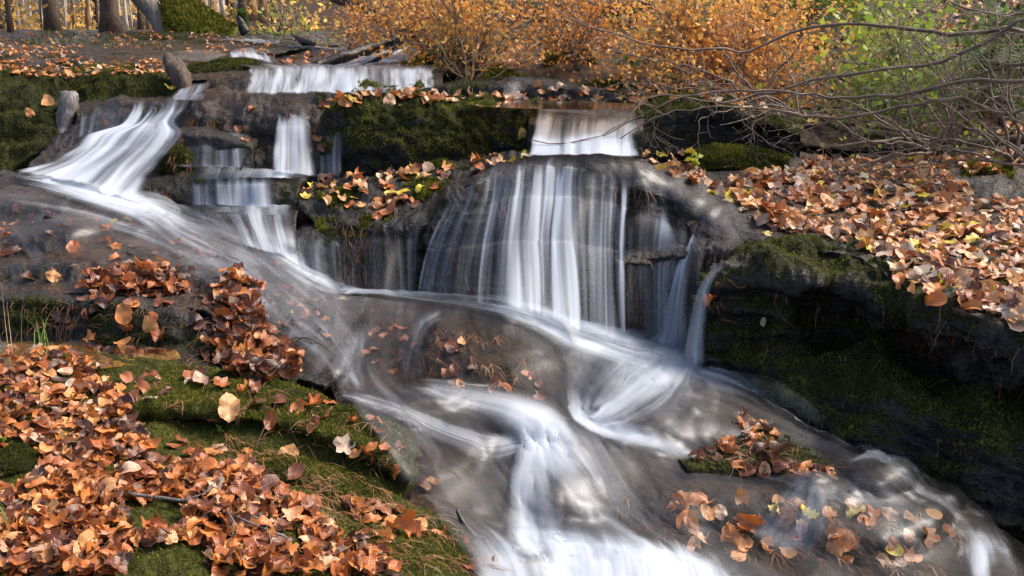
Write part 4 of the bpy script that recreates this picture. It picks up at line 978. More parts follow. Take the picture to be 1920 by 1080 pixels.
rg = random.Random(11)
def tiny_leaf_(a):
    return np.array([[0, 0, 0], [.32 * a, .45 * a, .06 * a], [0, a, -.05 * a], [-.32 * a, .45 * a, .06 * a]]), np.array([[0, 1, 2, 3]]), np.array([[.5, 0], [1, .5], [.5, 1], [0, .5]])
def rot_(r):
    return np.array(Vector((r.gauss(0, 1), r.gauss(0, 1), r.gauss(0, 1))).to_track_quat('Z', 'Y').to_matrix() @ Matrix.Rotation(r.uniform(0, 6.28), 3, 'Z'))
def tint_for(style):
    r = rg.random()
    if style == 'russet': return rg.choice([rg.uniform(.0, .25), rg.uniform(.15, .4), rg.uniform(.3, .52), rg.uniform(.4, .62), rg.uniform(.55, .78)]) if r > .05 else rg.uniform(.78, .88)
    if style == 'wet': return rg.uniform(.0, .48) if r > .1 else rg.uniform(.5, .75)
    if style == 'mixed': return rg.choice([rg.uniform(.1, .45), rg.uniform(.4, .8), rg.uniform(.6, .84)]) if r > .24 else (rg.uniform(.74, .9) if r > .05 else rg.uniform(.94, 1))
    if style == 'pale': return rg.uniform(.4, .84) if r > .06 else rg.uniform(.84, 1)
    if style == 'dry': return rg.uniform(.45, .86)
    return rg.random()

REG = [
 # name, polygon, density, layers lift, size (m), style, flat prototypes?, label of the big ones
 ('bankA', [(-60,660),(130,662),(205,700),(250,760),(262,820),(300,870),(420,885),(500,905),(560,950),(620,1000),(700,1030),(740,1085),(620,1085),(400,1085),(-60,1085)], 100, .04, (.034,.08), 'russet', 0, 'curled russet leaf in the deep litter of the lower left bank', [[(-10,838),(60,838),(100,880),(50,915),(-10,915)],[(235,1030),(380,1022),(400,1085),(235,1085)],[(225,945),(355,945),(365,1000),(235,1005)],[(500,1000),(560,1000),(570,1030),(505,1030)]]),
 ('bankA2', [(180,668),(330,690),(480,712),(610,752),(730,800),(760,850),(700,870),(600,820),(450,780),(330,760),(230,720)], 6, .012, (.05,.085), 'russet', 0, 'single brown leaf lying on the mossy hump of the near bank', []),
 ('bankA3', [(280,800),(480,860),(640,900),(740,950),(930,1040),(980,1085),(760,1085),(600,1000),(420,930)], 9, .015, (.05,.08), 'russet', 0, 'brown leaf among needles on the mossy foot of the near bank', []),
 ('heap', [(398,530),(440,515),(475,540),(480,590),(520,640),(560,672),(550,712),(500,720),(420,700),(400,640),(415,590)], 130, .06, (.07,.10), 'wet', 0, 'wet brown leaf in the narrow heap at the slab edge', []),
 ('heap2', [(150,535),(200,508),(240,510),(280,500),(330,515),(350,548),(250,560),(160,556)], 130, .04, (.07,.10), 'wet', 0, 'wet rust leaf in the low heap on the slab lip', []),
 ('slabtop', [(0,440),(120,470),(250,480),(330,500),(400,540),(380,590),(250,580),(60,560),(-20,540)], 9, .006, (.06,.09), 'wet', 1, 'brown leaf stuck to the wet slab above the still pool', []),
 ('ledge', [(60,580),(380,590),(410,650),(520,720),(380,680),(100,640)], 6, .01, (.06,.1), 'wet', 0, 'brown leaf on the dark ledge above the still pool', []),
 ('rbank', [(1400,330),(1480,318),(1600,345),(1760,355),(1920,385),(1960,560),(1960,625),(1860,585),(1760,540),(1700,510),(1640,470),(1560,448),(1480,440),(1400,400),(1330,375),(1340,345)], 75, .03, (.065,.11), 'mixed', 1, 'brown leaf in the carpet of leaves on the right bank above the boulder', []),
 ('rbank2', [(1660,480),(1760,520),(1900,575),(1960,600),(1960,640),(1870,600),(1740,565),(1680,530)], 30, .015, (.065,.11), 'mixed', 1, 'tan leaf at the rim of the right bank above the boulder face', []),
 ('rbank3', [(1200,290),(1290,285),(1330,340),(1480,330),(1500,300),(1920,290),(1960,380),(1640,350),(1440,350),(1300,350),(1230,315)], 75, .02, (.06,.1), 'mixed', 0, 'rust leaf on the slope below the twigs at right', [[(1790,330),(1960,320),(1960,378),(1830,375)]]),
 ('mid', [(590,335),(700,318),(900,300),(990,288),(985,305),(860,330),(790,375),(720,395),(620,390),(560,370)], 42, .02, (.06,.1), 'mixed', 0, 'orange leaf on the shelf below the long mossy wall', []),
 ('mid2', [(690,378),(760,370),(790,385),(760,405),(700,410)], 40, .01, (.07,.1), 'russet', 0, 'rust leaf at the lip of the black mossy ledge', []),
 ('walltop', [(590,205),(640,185),(720,172),(800,172),(870,178),(960,185),(880,196),(800,192),(700,186),(640,200)], 110, .02, (.06,.1), 'mixed', 0, 'leaf on top of the long mossy wall', []),
 ('wallr', [(860,175),(1000,165),(1180,170),(1290,195),(1240,205),(1190,200),(1000,190),(900,190)], 40, .02, (.06,.1), 'mixed', 0, 'brown leaf on the ledge behind the middle pool', []),
 ('island', [(1290,860),(1340,820),(1390,780),(1440,790),(1470,850),(1560,880),(1590,900),(1480,900),(1420,890),(1350,880)], 26, .008, (.06,.09), 'wet', 0, 'wet leaf on the islet between two branches of the stream', []),
 ('leftg', [(-40,92),(120,88),(180,125),(260,108),(320,124),(330,140),(250,140),(150,146),(80,150),(-40,128)], 150, .02, (.045,.085), 'dry', 0, 'pinkish brown leaf on the flat mossy ground at upper left', []),
 ('leftg2', [(-40,60),(120,58),(400,62),(520,90),(500,110),(420,106),(300,96),(150,90),(-40,95)], 95, .02, (.045,.08), 'dry', 0, 'far brown leaf on the flat ground', []),
 ('brownstep', [(380,195),(560,190),(620,205),(620,290),(590,300),(520,230),(480,290),(430,260)], 10, .01, (.05,.08), 'wet', 1, 'leaf caught on the brown wet step', []),
 ('hilla', [(600,40),(760,20),(860,130),(1000,140),(1100,60),(1180,120),(1280,180),(1340,200),(1500,240),(1920,260),(1920,0),(700,0)], 55, .03, (.07,.11), 'mixed', 0, 'leaf on the hillside under the shrubs', []),
 ('upper', [(500,100),(620,100),(620,126),(520,124)], 60, .02, (.07,.1), 'russet', 0, 'brown leaf by the black log', []),
 ('bedR', [(1230,930),(1500,940),(1780,960),(1800,1060),(1300,1040)], 9, .004, (.06,.09), 'pale', 1, 'leaf under the thin sheet of water at lower right', []),
 ('bedM', [(700,600),(900,640),(1000,700),(1060,760),(900,735),(720,700),(640,640)], 15, .004, (.045,.075), 'wet', 1, 'leaf under the thin water of the central hump', []),
 ('bedL', [(560,740),(760,870),(900,930),(900,990),(800,930)], 9, .004, (.05,.08), 'russet', 1, 'leaf under the water beside the near bank', []),
 ('slabw', [(0,360),(250,400),(450,440),(560,520),(640,640),(560,640),(420,520),(200,460),(0,430)], 15, .004, (.05,.08), 'wet', 1, 'leaf under the thin sheet of water on the left slab', []),
]
FLATP = [i for i, p in enumerate(PROTO) if p[1] <= .9]; CURLP = [i for i, p in enumerate(PROTO) if p[1] > .4]
FLATL = [i for i, p in enumerate(LIGHT) if p[1] <= .7]; CURLL = [i for i, p in enumerate(LIGHT) if p[1] > .35]
LEAVES = []
for (nm, poly, dens, lay, (s0, s1), style, flat, lab, holes) in REG:
    for (x, y) in poly_points(poly, dens, rg, holes):
        p, n = cast(x, y)
        if p is None: continue
        if n.z < .12 and nm not in ('brownstep', 'island', 'ledge', 'mid2'): continue
        if n.z < 0: n = -n
        size = rg.uniform(s0, s1) * (1.15 if rg.random() < .12 else 1)
        n = (n + Vector((0, 0, .6))).normalized() if not flat else n
        LEAVES.append([size / p.y, nm, p, n, size, rg.uniform(0, 6.28), (rg.gauss(0, .36) if not flat else rg.gauss(0, .16)), rg.uniform(0, 6.28), flat, tint_for(style), rg.uniform(.002, lay), lab])
# leaves the photo singles out: px, py, size, prototype, yaw, tint, tilt, label
SPECIAL = [
 (1410,366,.13,3,1.9,1.0,.2,'bright yellow leaf lying highest on the right bank near the dome'),
 (1520,420,.16,3,1.5,.62,.1,'large pale orange oak leaf on the right bank above the boulder'),
 (1483,437,.13,12,1.7,.88,.1,'cream pointed leaf at the lip of the right bank, above the boulder top'),
 (1438,439,.07,0,.5,.93,.05,'small round pale yellow leaf on gravel near the head of the chute'),
 (1627,462,.13,3,1.2,.97,.2,'yellow lobed leaf at the top edge of the mossy boulder'),
 (1697,507,.13,5,.4,.74,.15,'big tan maple leaf at the lip above the boulder face'),
 (1660,480,.10,1,.2,.86,.1,'pale blunt leaf behind the top edge of the mossy boulder'),
 (1697,478,.10,5,2.0,.88,.15,'cream leaf with notched edge above the big tan maple leaf'),
 (1733,484,.10,0,1.5,.96,.1,'amber yellow oval leaf at right of the cream notched leaf'),
 (1742,530,.10,1,1.0,.88,.1,'pale cream leaf low on the right bank rim'),
 (1860,570,.13,0,.9,.66,.2,'large rounded tan leaf near the rim at the right edge'),
 (1465,858,.13,5,.6,.10,.5,'dark red lobed leaf on the wet islet in the stream'),
 (1365,833,.11,0,.9,.40,.4,'glossy orange pointed leaf at the top left of the islet'),
 (1402,806,.11,3,2.4,.50,.7,'amber upright leaf at the head of the islet'),
 (1430,800,.08,1,1.0,.70,.4,'small tan leaf beside the amber leaf on the islet'),
 (1395,779,.07,0,.8,.42,.3,'small orange leaf above the islet'),
 (1510,880,.09,0,1.8,.60,.3,'golden brown leaf at the lower right of the islet'),
 (1435,880,.07,1,.2,.80,.2,'small ochre leaf at the foot of the islet'),
 (1520,965,.08,3,1.4,.98,.1,'bright yellow leaf under the thin water at lower right'),
 (1459,958,.07,5,.1,.90,.1,'pale grey three-lobed leaf under the thin water at lower right'),
 (1405,985,.12,5,.8,.45,.1,'broad pinkish brown maple leaf under the water at lower right'),
 (1370,1008,.11,0,.2,.60,.1,'ochre folded leaf under the water left of the maple leaf'),
 (1667,965,.08,0,.9,.80,.1,'ochre leaf in the stream below the islet'),
 (1675,1025,.08,0,.1,.56,.1,'small brown pointed leaf near the bottom right'),
 (1565,1025,.09,0,.0,.66,.1,'tan oval leaf split by the water near the bottom'),
 (1325,962,.08,1,.3,.66,.1,'tan squarish leaf left of the round pale one under the water'),
 (1351,961,.07,0,.1,.82,.1,'round pale leaf right of the squarish one under the water'),
 (1335,570,.10,5,.3,.42,.8,'brown leaf stuck to the left flank of the mossy boulder'),
 (1433,604,.05,1,.3,.86,.6,'small pinkish leaf stuck to the mossy boulder face'),
 (978,251,.10,0,.2,.92,1.0,'yellow oval leaf stuck to the right end of the long mossy wall'),
 (730,190,.12,0,.1,.78,1.0,'pale tan leaf hanging over the lip of the long mossy wall'),
 (806,194,.12,1,.4,.93,.5,'pale yellow leaf on the lip of the long mossy wall'),
 (965,188,.16,8,1.9,.74,.3,'long curled tan leaf at the right end of the long mossy wall'),
 (735,395,.14,2,.2,.42,.5,'amber curled leaf leaning on the black mossy ledge'),
 (283,750,.08,0,.3,.86,.7,'pale greyish oval leaf standing on the moss of the near bank'),
 (592,941,.075,0,.7,.34,.1,'glossy orange red oval leaf on moss at the foot of the near bank'),
 (683,855,.09,0,.1,.38,.8,'wet brown leaf hanging from the end of the mossy hump'),
 (432,768,.12,10,.2,.74,.6,'tan leaf draped over the front of the mossy hump'),
 (400,852,.09,1,1.5,.66,.1,'flat tan leaf on moss below the hump'),
 (540,850,.08,0,1.9,.72,.2,'pale tan leaf near the needle fans'),
 (760,1000,.12,5,1.3,.44,.2,'brown leaf at the water edge of the mossy tongue'),
 (105,830,.10,3,.9,.92,.2,'small pale yellow leaf in the litter at left'),
 (640,563,.07,1,.2,.9,.1,'pale leaf on the slab near the chute foot'),
 (737,615,.07,0,1.4,.38,.1,'orange leaf on the flat wet rock below the black ledge'),
 (710,620,.07,2,.4,.30,.4,'rust curled leaf with needles on the flat wet rock'),
 (548,588,.045,0,1.3,.97,.05,'small yellow leaf on the water beside the leaf heap'),
 (400,635,.10,3,1.6,.66,.1,'pale orange lobed leaf left of the leaf heap'),
 (215,463,.10,0,.8,.60,.1,'pale orange leaf stuck on the left slab'),
 (138,465,.10,1,.1,.40,.1,'brown round leaf stuck on the left slab'),
 (212,418,.08,0,1.2,.95,.05,'thin yellow leaf in the film of water on the left slab'),
 (240,412,.05,0,.4,.76,.1,'small pinkish leaf by the thin yellow leaf'),
 (100,520,.09,0,.9,.70,.2,'golden leaf at the left end of the low heap'),
 (235,590,.12,1,.7,.58,.5,'pale brown crumpled leaf on the dark ledge'),
 (282,610,.10,0,.3,.70,.6,'tan leaf hanging on the dark ledge'),
 (92,196,.15,2,.6,.70,.5,'pale pinkish curled leaf on the huge dark boulder at left'),
 (55,212,.09,0,.5,.66,.6,'small pink leaf low on the huge dark boulder at left'),
 (320,166,.10,3,1.4,.94,.2,'yellow orange leaf at the foot of the bark stump'),
 (590,800,.07,1,.3,.55,.1,'leaf under the water behind the near bank'),
]
used = 0
for (x, y, s, pi, yaw, tint, tilt, lab) in SPECIAL:
    p, n = cast(x, y)
    if p is None: continue
    if n.z < 0: n = -n
    toc = (CAM - p).normalized()
    if n.z < .5: nn = (n + toc * .5).normalized()
    else: nn = n
    R = None
    put_leaf(p + toc * .012, nn, s, yaw, tilt * .5, yaw, pi, tint, .004, lab, None); used += 1
LEAVES.sort(key=lambda a: -a[0])
GRP = {'bankA': 'fallen leaves on the near left bank', 'rbank': 'fallen leaves on the right bank'}
lit = Litter(); nind = 300 - used
for k, (ap, nm, p, n, size, yaw, tilt, td, flat, tint, lift, lab) in enumerate(LEAVES):
    if k < nind:
        put_leaf(p, n, size, yaw, tilt, td, rg.choice(FLATP if (flat or rg.random() < .55) else CURLP), tint, lift, lab, lab.replace('leaf', 'leaves', 1))
    else:
        kd, roll, V3, F3, uv3 = LIGHT[rg.choice(FLATL if (flat or rg.random() < .55) else CURLL)]
        lit.add(V3, F3, uv3, frame(n, yaw, tilt, td), np.array(p + n * lift), size, tint)
lit.build('leaf_litter', 'dead_leaf', kind='stuff', label='russet, tan and yellow fallen leaves strewn over rocks and banks', cat='leaves')
print('LEAVES', len(LEAVES), used)

# low green and yellow growth on the hillside
und = Litter(); r_ = random.Random(9)
for poly, dn in (([(600,20),(760,10),(860,100),(1100,60),(1280,170),(1560,230),(1920,250),(1920,-20),(600,-40)], 26),([(430,62),(640,60),(640,95),(500,84)], 60),([(1480,240),(1920,250),(1920,320),(1560,300)], 10)):
    for (x, y) in poly_points(poly, dn, r_):
        p, n = cast(x, y)
        if p is None: continue
        t = r_.choice([r_.uniform(.1, .45), r_.uniform(.35, .75), r_.uniform(.7, 1)])
        for _ in range(r_.randint(3, 9)):
            s_ = r_.uniform(.025, .06); V, Fq, uv = tiny_leaf_(s_)
            und.add(V, Fq, uv, rot_(r_), np.array(p) + np.array([r_.gauss(0, .07), r_.gauss(0, .07), abs(r_.gauss(.05, .07))]), 1, min(1, max(0, t + r_.gauss(0, .08))))
und.build('undergrowth', 'green_leaf', kind='stuff', label='low green and yellow leafy growth on the hillside behind the stream', cat='undergrowth')
# ---------------------------------------------------------------- tubes, twigs, logs
def tube_geo(pts, rad, k=6, cap=True):
    """pts (n,3), rad (n,) -> V,F quads"""
    pts = np.asarray(pts, float); rad = np.asarray(rad, float); n = len(pts)
    t = np.gradient(pts, axis=0); t /= np.maximum(1e-9, np.linalg.norm(t, axis=1, keepdims=True))
    up = np.array([0, 0, 1.0]) if abs(t[0, 2]) < .9 else np.array([1.0, 0, 0])
    V = []
    a = np.cross(t[0], up); a /= np.linalg.norm(a)
    for i in range(n):
        a = a - t[i] * (a @ t[i]); a /= max(1e-9, np.linalg.norm(a)); b = np.cross(t[i], a)
        th = np.arange(k) * 2 * math.pi / k
        V.append(pts[i] + rad[i] * (np.cos(th)[:, None] * a + np.sin(th)[:, None] * b))
    V = np.vstack(V); i = np.arange(n - 1)[:, None] * k; j = np.arange(k)[None, :]; j2 = (j + 1) % k
    Fq = np.stack([i + j, i + j2, i + k + j2, i + k + j], -1).reshape(-1, 4)
    if cap and k >= 4:
        c0 = len(V); V = np.vstack([V, pts[0], pts[-1]])
        j = np.arange(0, k, 1); e0 = np.stack([0 * j + c0, (j + 1) % k, j, 0 * j + c0], -1)
        e1 = np.stack([0 * j + c0 + 1, (n - 1) * k + j, (n - 1) * k + (j + 1) % k, 0 * j + c0 + 1], -1)
        Fq = np.vstack([Fq, e0[:, [0, 1, 2, 2]], e1[:, [0, 1, 2, 2]]])
    return V, Fq

class Geo:
    def __init__(s): s.V = []; s.F = []; s.n = 0; s.T = []; s.U = []
    def add(s, V, Fq, tint=.5, uv=None):
        s.V.append(V); s.F.append(Fq + s.n); s.n += len(V); s.T.append(np.full(len(V), tint) if np.isscalar(tint) else tint)
        s.U.append(uv if uv is not None else np.zeros((len(V), 2)))
    def build(s, name, mat, parent=None, origin=None, **k):
        if not s.V: return None
        V = np.vstack(s.V)
        if parent is None: V, c = (recentre(V) if origin is None else (V - np.asarray(origin), tuple(origin)))
        else: V = V - np.asarray(parent.location); c = (0, 0, 0)
        F_ = np.vstack(s.F)
        me = bpy.data.meshes.new(name)
        if (F_[:, 2] == F_[:, 3]).any():
            tri = F_[:, 2] == F_[:, 3]; lst = F_[~tri].tolist() + F_[tri][:, :3].tolist()
            me.from_pydata(V.tolist(), [], lst); me.polygons.foreach_set('use_smooth', np.ones(len(me.polygons), bool))
            a = me.attributes.new('tint', 'FLOAT', 'POINT'); a.data.foreach_set('value', np.concatenate(s.T).astype(np.float32)); me.materials.append(MAT[mat]); me.update()
        else:
            me = mesh_np(name, V, F_, attrs={'tint': np.concatenate(s.T)}, uv=np.vstack(s.U), mat=MAT[mat])
        return link(name, me, parent=parent, loc=c, **k)

def path(pts, n=24, wob=.0, seed=0):
    P = np.asarray(pts, float); d = np.r_[0, np.cumsum(np.linalg.norm(np.diff(P, axis=0), axis=1))]
    s = np.linspace(0, d[-1], n); t = np.interp(s, d, np.arange(len(P))); Q = catmull(P, t)
    if wob:
        q = np.stack([s * 3.0 + seed, s * 0 + seed * 2.3, s * 0], -1)
        env = np.sin(np.linspace(0, math.pi, n)) ** .5
        Q = Q + wob * env[:, None] * np.stack([vnoise(q, 1), vnoise(q, 2), vnoise(q, 3)], -1); q = q * 4.7; Q = Q + wob * .3 * env[:, None] * np.stack([vnoise(q, 4), vnoise(q, 5), vnoise(q, 6)], -1)
    return Q

def pxpath(pts, **k):
    return path([W(x, y, d) for x, y, d in pts], **k)

def empty(name, loc, label, cat, group=None):
    o = bpy.data.objects.new(name, None); COL.objects.link(o); o.location = tuple(float(v) for v in loc)
    return tagit(o, label, cat, group)

rp = random.Random(23)
def branchlets(g, Q, r0, n, ln, depth=1, k=4, up=.2, tipr=.0013, tips=None):
    """grow side twigs on the path Q"""
    for i in range(n):
        j = int(len(Q) * (0.2 + .78 * rp.random())); j = min(j, len(Q) - 2)
        d = Q[min(j + 1, len(Q) - 1)] - Q[j]; d /= max(1e-9, np.linalg.norm(d))
        s = np.array([rp.gauss(0, 1), rp.gauss(0, .7), rp.gauss(0, 1) + up]); s -= d * (s @ d) * .7; s /= np.linalg.norm(s)
        dr = d * .6 + s * .8; L_ = ln * rp.uniform(.4, 1.2)
        bend = np.array([rp.gauss(0, .25), rp.gauss(0, .2), rp.gauss(0, .25)])
        P = [Q[j], Q[j] + dr * L_ * .5, Q[j] + dr * L_ + bend * L_ * .5]
        q = path(P, n=8, wob=.02 * L_ * 3, seed=rp.random() * 99)
        rr = r0 * (1 - .6 * j / len(Q)) * .55
        g.add(*tube_geo(q, np.linspace(rr, max(tipr, rr * .35), len(q)), k, False), tint=rp.random())
        if tips is not None: tips.append(q)
        if depth > 1: branchlets(g, q, rr, max(2, int(n * .5)), ln * .5, depth - 1, k, up, tipr, tips)

def log(name, label, pts, radii, mat, n=30, cat='log', k=14, knob=.012, extra=None):
    Q = pxpath(pts, n=n, wob=.02); r = np.interp(np.linspace(0, 1, n), np.linspace(0, 1, len(radii)), radii)
    V, Fq = tube_geo(Q, r, k)
    cc = np.vstack([np.repeat(Q, k, 0), Q[:1], Q[-1:]]); V = cc + (V - cc) * (1 + (.55 * fbm(V * [22, 22, 7], 4, 3) if knob else 0))[:, None] if knob else V
    body = Geo(); body.add(V, Fq)
    if extra is None:
        return body.build(name, mat, label=label, cat=cat)
    base = Q[0]; e = empty(name, base, label, cat)
    body.build('trunk', mat, parent=e)
    for P, rr in extra:
        g = Geo(); q = pxpath(P, n=16, wob=.02, seed=rp.random() * 9); g.add(*tube_geo(q, np.linspace(rr[0], rr[1], 16), 7)); g.build('branch', mat, parent=e)
    return e

log('fallen_log', 'long black wet log slanting across the upper stream behind the highest waterfall', [(590,127,9.9),(640,108,10.1),(700,92,10.4),(745,72,10.7),(800,52,11)], [.045,.055,.06,.065,.07], 'wet_wood',
    extra=[([(735,92,10.5),(760,70,10.6),(785,62,10.8)], (.03,.012)), ([(700,118,10.2),(735,100,10.3),(742,84,10.5)], (.018,.006)), ([(668,128,10.1),(700,112,10.2),(740,96,10.3)], (.014,.006))])
log('fallen_log', 'thick brown log leaning down at top centre behind the orange shrub', [(630,-10,13.5),(670,5,13.2),(705,26,13),(725,40,12.9)], [.09,.10,.11,.10], 'bark')
log('fallen_log', 'dark rotten log lying on the slope at top centre right', [(1050,32,11.5),(1110,20,11.5),(1180,14,11.5),(1240,4,11.5)], [.06,.09,.08,.04], 'bark')
log('fallen_log', 'long mossy branch lying on the leaf slope at right under the twigs', [(1525,212,8.3),(1580,243,8.0),(1663,257,7.9),(1797,268,7.7),(1960,256,7.6)], [.02,.03,.03,.032,.035], 'mossy_wood')
log('fallen_branch', 'bare pale curved stick above the leaf carpet of the right bank', [(1545,277,7.4),(1600,270,7.35),(1665,264,7.4),(1742,262,7.5)], [.006,.012,.012,.006], 'twig', cat='branch', k=7, knob=0)
log('wooden_stub', 'smooth grey wet stub of a trunk standing at the edge of the left cascade', [(116,272,8.55),(122,240,8.6),(128,205,8.65),(131,182,8.7)], [.085,.075,.07,.075], 'grey_wood', cat='stump', n=18)
log('bark_stump', 'rough brown piece of bark standing between the upper stream and the mossy ledge', [(356,176,9.05),(343,152,9.15),(328,130,9.3),(316,112,9.5),(312,104,9.6)], [.035,.085,.085,.06,.012], 'bark', cat='stump', n=16)
log('dark_stub', 'small black jagged stub among yellow leaves in the far stream', [(590,82,12.6),(566,76,12.7),(548,66,12.8),(546,58,12.8)], [.03,.04,.02,.004], 'wet_wood', cat='stump', n=12)
log('dark_snag', 'black broken snag beside the mossy root of the leaning tree', [(462,62,16),(456,46,16),(448,34,16),(442,30,16)], [.07,.06,.035,.008], 'wet_wood', cat='stump', n=12)
log('rotten_stick', 'short broken brown stick standing at the water edge of the near bank', [(905,1012,3.42),(885,990,3.44),(868,968,3.46),(858,955,3.47)], [.012,.013,.010,.005], 'wet_wood', cat='stick', n=12, k=8, knob=0)

def stick(name, label, pts, r0, r1, mat, twigs=(), cat='twig'):
    Q = pxpath(pts, n=26, wob=.012, seed=rp.random() * 50); 
    if not twigs:
        g = Geo(); g.add(*tube_geo(Q, np.linspace(r0, r1, 26), 6)); return g.build(name, mat, label=label, cat=cat)
    e = empty(name, Q[0], label, cat); g = Geo(); g.add(*tube_geo(Q, np.linspace(r0, r1, 26), 7)); g.build('stem', mat, parent=e)
    for P in twigs:
        g = Geo(); q = pxpath(P, n=12, wob=.008, seed=rp.random() * 9); g.add(*tube_geo(q, np.linspace(r0 * .5, r1 * .5, 12), 5)); g.build('side_twig', mat, parent=e)
    return e
def onsurf(x, y, lift=.03):
    p, n = cast(x, y); return (x, y, p.y - lift)
stick('fallen_twig', 'forked lichen grey twig lying on the russet litter of the near bank',
      [onsurf(200,912,.05), onsurf(270,928,.07), onsurf(330,936,.08), onsurf(400,945,.08), onsurf(440,966,.08), onsurf(500,992,.07), onsurf(552,1014,.05)], .0075, .002, 'grey_wood',
      [[onsurf(345,937,.08), onsurf(390,920,.10), onsurf(420,885,.12)], [onsurf(395,944,.08), onsurf(408,925,.12), onsurf(415,918,.13)], [onsurf(425,960,.08), onsurf(436,985,.08), onsurf(432,1015,.05)], [onsurf(470,965,.07), onsurf(500,985,.07), onsurf(512,1030,.05)]])
stick('fallen_twig', 'thin dark twig poking out of the leaf heap over the water', [onsurf(540,655,.05), onsurf(565,632,.10), (600,644,4.72), (632,670,4.6)], .004, .0015, 'twig_dark')
stick('fallen_twig', 'thin dark twig running from the leaf heap above the first one', [onsurf(545,640,.05), (560,634,4.85), (590,643,4.8)], .003, .0015, 'twig_dark')
stick('fallen_twig', 'thin black twig standing in the curtain of the small left falls', [(450,318,7.25), (458,300,7.25), (471,275,7.2)], .006, .003, 'twig_dark')
stick('fallen_twig', 'crossed thin twigs on the mossy hump near the stream', [onsurf(478,840,.03), onsurf(500,795,.06), onsurf(520,750,.05)],   .0025, .0012, 'twig_dark', [[onsurf(540,752,.04), onsurf(545,800,.06), onsurf(562,840,.04)]])
stick('fallen_twig', 'thin twig across the top of the mossy hump by the water', [onsurf(505,748,.03), onsurf(540,728,.04), onsurf(595,742,.03)], .003, .0015, 'twig_dark')
stick('dead_stem', 'tall thin bare stem rising from the leaf carpet of the right bank', [(1650,490,5.45), (1662,450,5.45), (1680,400,5.4), (1696,362,5.4)], .003, .002, 'twig')

# ---------------------------------------------------------------- bare thicket at the right
def thicket(label, base, limbs, ntw, ln, r0=.02, mat='twig', seeds=2):
    b = W(*base); e = empty('bare_shrub', b, label, 'shrub', None)
    for i, P in enumerate(limbs):
        Q = pxpath([base] + list(P) if len(P[0]) == 3 and P[0] != base else P, n=34, wob=.05, seed=rp.random() * 70)
        g = Geo(); g.add(*tube_geo(Q, np.linspace(r0, r0 * .22, len(Q)), 6), tint=.5); branchlets(g, Q, r0 * .55, ntw, ln, seeds, 4); g.build('branch', mat, parent=e)
    return e
thicket('bare shrub whose longest limb arches across the top right of the picture', (2040,150,6.8), [
  [(1920,66,6.9),(1780,65,7.1),(1647,57,7.3),(1563,53,7.4),(1447,72,7.5),(1397,87,7.55),(1280,90,7.6),(1140,63,7.7),(1057,27,7.8),(1010,-6,7.8)],
  [(1960,40,6.8),(1850,22,7.0),(1760,-8,7.1)], [(1960,120,6.8),(1880,128,6.9),(1810,140,7.1),(1730,170,7.2)]], 11, .45, .017)
thicket('bare shrub with a limb sweeping low from the right edge over the middle pool', (2060,120,6.6), [
  [(1920,36,6.7),(1847,72,6.8),(1763,107,6.9),(1663,123,7.0),(1547,147,7.1),(1413,173,7.2),(1280,180,7.2),(1207,191,7.2),(1160,230,7.1),(1107,257,7.0),(1057,268,7.0),(1000,263,7.0)],
  [(1920,150,6.7),(1800,150,6.8),(1700,178,6.9),(1580,190,7.0),(1430,176,7.1),(1273,190,7.1),(1190,227,7.1),(1104,274,7.05)],
  [(1900,215,6.7),(1800,190,6.8),(1640,215,6.9),(1500,220,7.0),(1300,200,7.1),(1225,225,7.1),(1160,262,7.05)]], 12, .42, .016)
thicket('tangle of thin bare shoots rising at the far right edge', (1900,300,6.9), [
  [(1870,230,6.9),(1840,150,7.0),(1800,60,7.2)], [(1920,220,6.9),(1900,120,7.0),(1890,20,7.1)], [(1840,260,6.9),(1760,200,7.0),(1660,170,7.2)],
  [(1860,280,6.8),(1790,262,6.8),(1700,272,6.8),(1620,300,6.8)], [(1800,290,6.8),(1700,240,6.9),(1560,210,7.1)], [(1930,250,6.8),(1940,150,6.9),(1960,60,6.9)]], 8, .4, .012)
thicket('grey bare shoots arching over the leafy slope right of the green shrub', (1745,285,7.2), [
  [(1720,230,7.2),(1700,150,7.3),(1720,60,7.5)], [(1700,250,7.1),(1620,200,7.2),(1520,180,7.4)], [(1800,230,7.1),(1850,180,7.1),(1930,150,7.1)],
  [(1690,270,7.1),(1600,245,7.1),(1480,215,7.2),(1400,205,7.3)], [(1770,250,7.1),(1800,140,7.2),(1780,20,7.4)], [(1700,282,7.0),(1640,300,6.9),(1560,330,6.8)]], 8, .4, .012)
thicket('thin bare stems drooping over the black hollow rock', (1500,215,7.5), [
  [(1440,180,7.5),(1380,200,7.4),(1320,215,7.3),(1308,240,7.25),(1316,296,7.2)], [(1450,200,7.4),(1400,215,7.3),(1430,250,7.2),(1460,278,7.1)],
  [(1460,220,7.3),(1480,240,7.2),(1530,265,7.1),(1560,285,7.0)], [(1440,165,7.6),(1370,150,7.6),(1290,155,7.6)], [(1480,150,7.7),(1450,80,7.8),(1400,30,8)],
  [(1470,210,7.4),(1430,225,7.3),(1415,270,7.2)]], 9, .3, .008)
thicket('web of fine dry twigs in front of the orange shrub at right', (1420,222,8.0), [
  [(1380,170,8.0),(1300,130,8.1),(1200,110,8.2)], [(1400,150,8.0),(1350,80,8.1),(1280,20,8.2)], [(1450,150,8.0),(1500,90,8.0),(1560,10,8.1)],
  [(1370,200,8.0),(1280,170,8.0),(1180,150,8.1),(1120,170,8.1)], [(1500,170,7.9),(1600,120,7.9),(1700,80,7.9)]], 9, .4, .010)
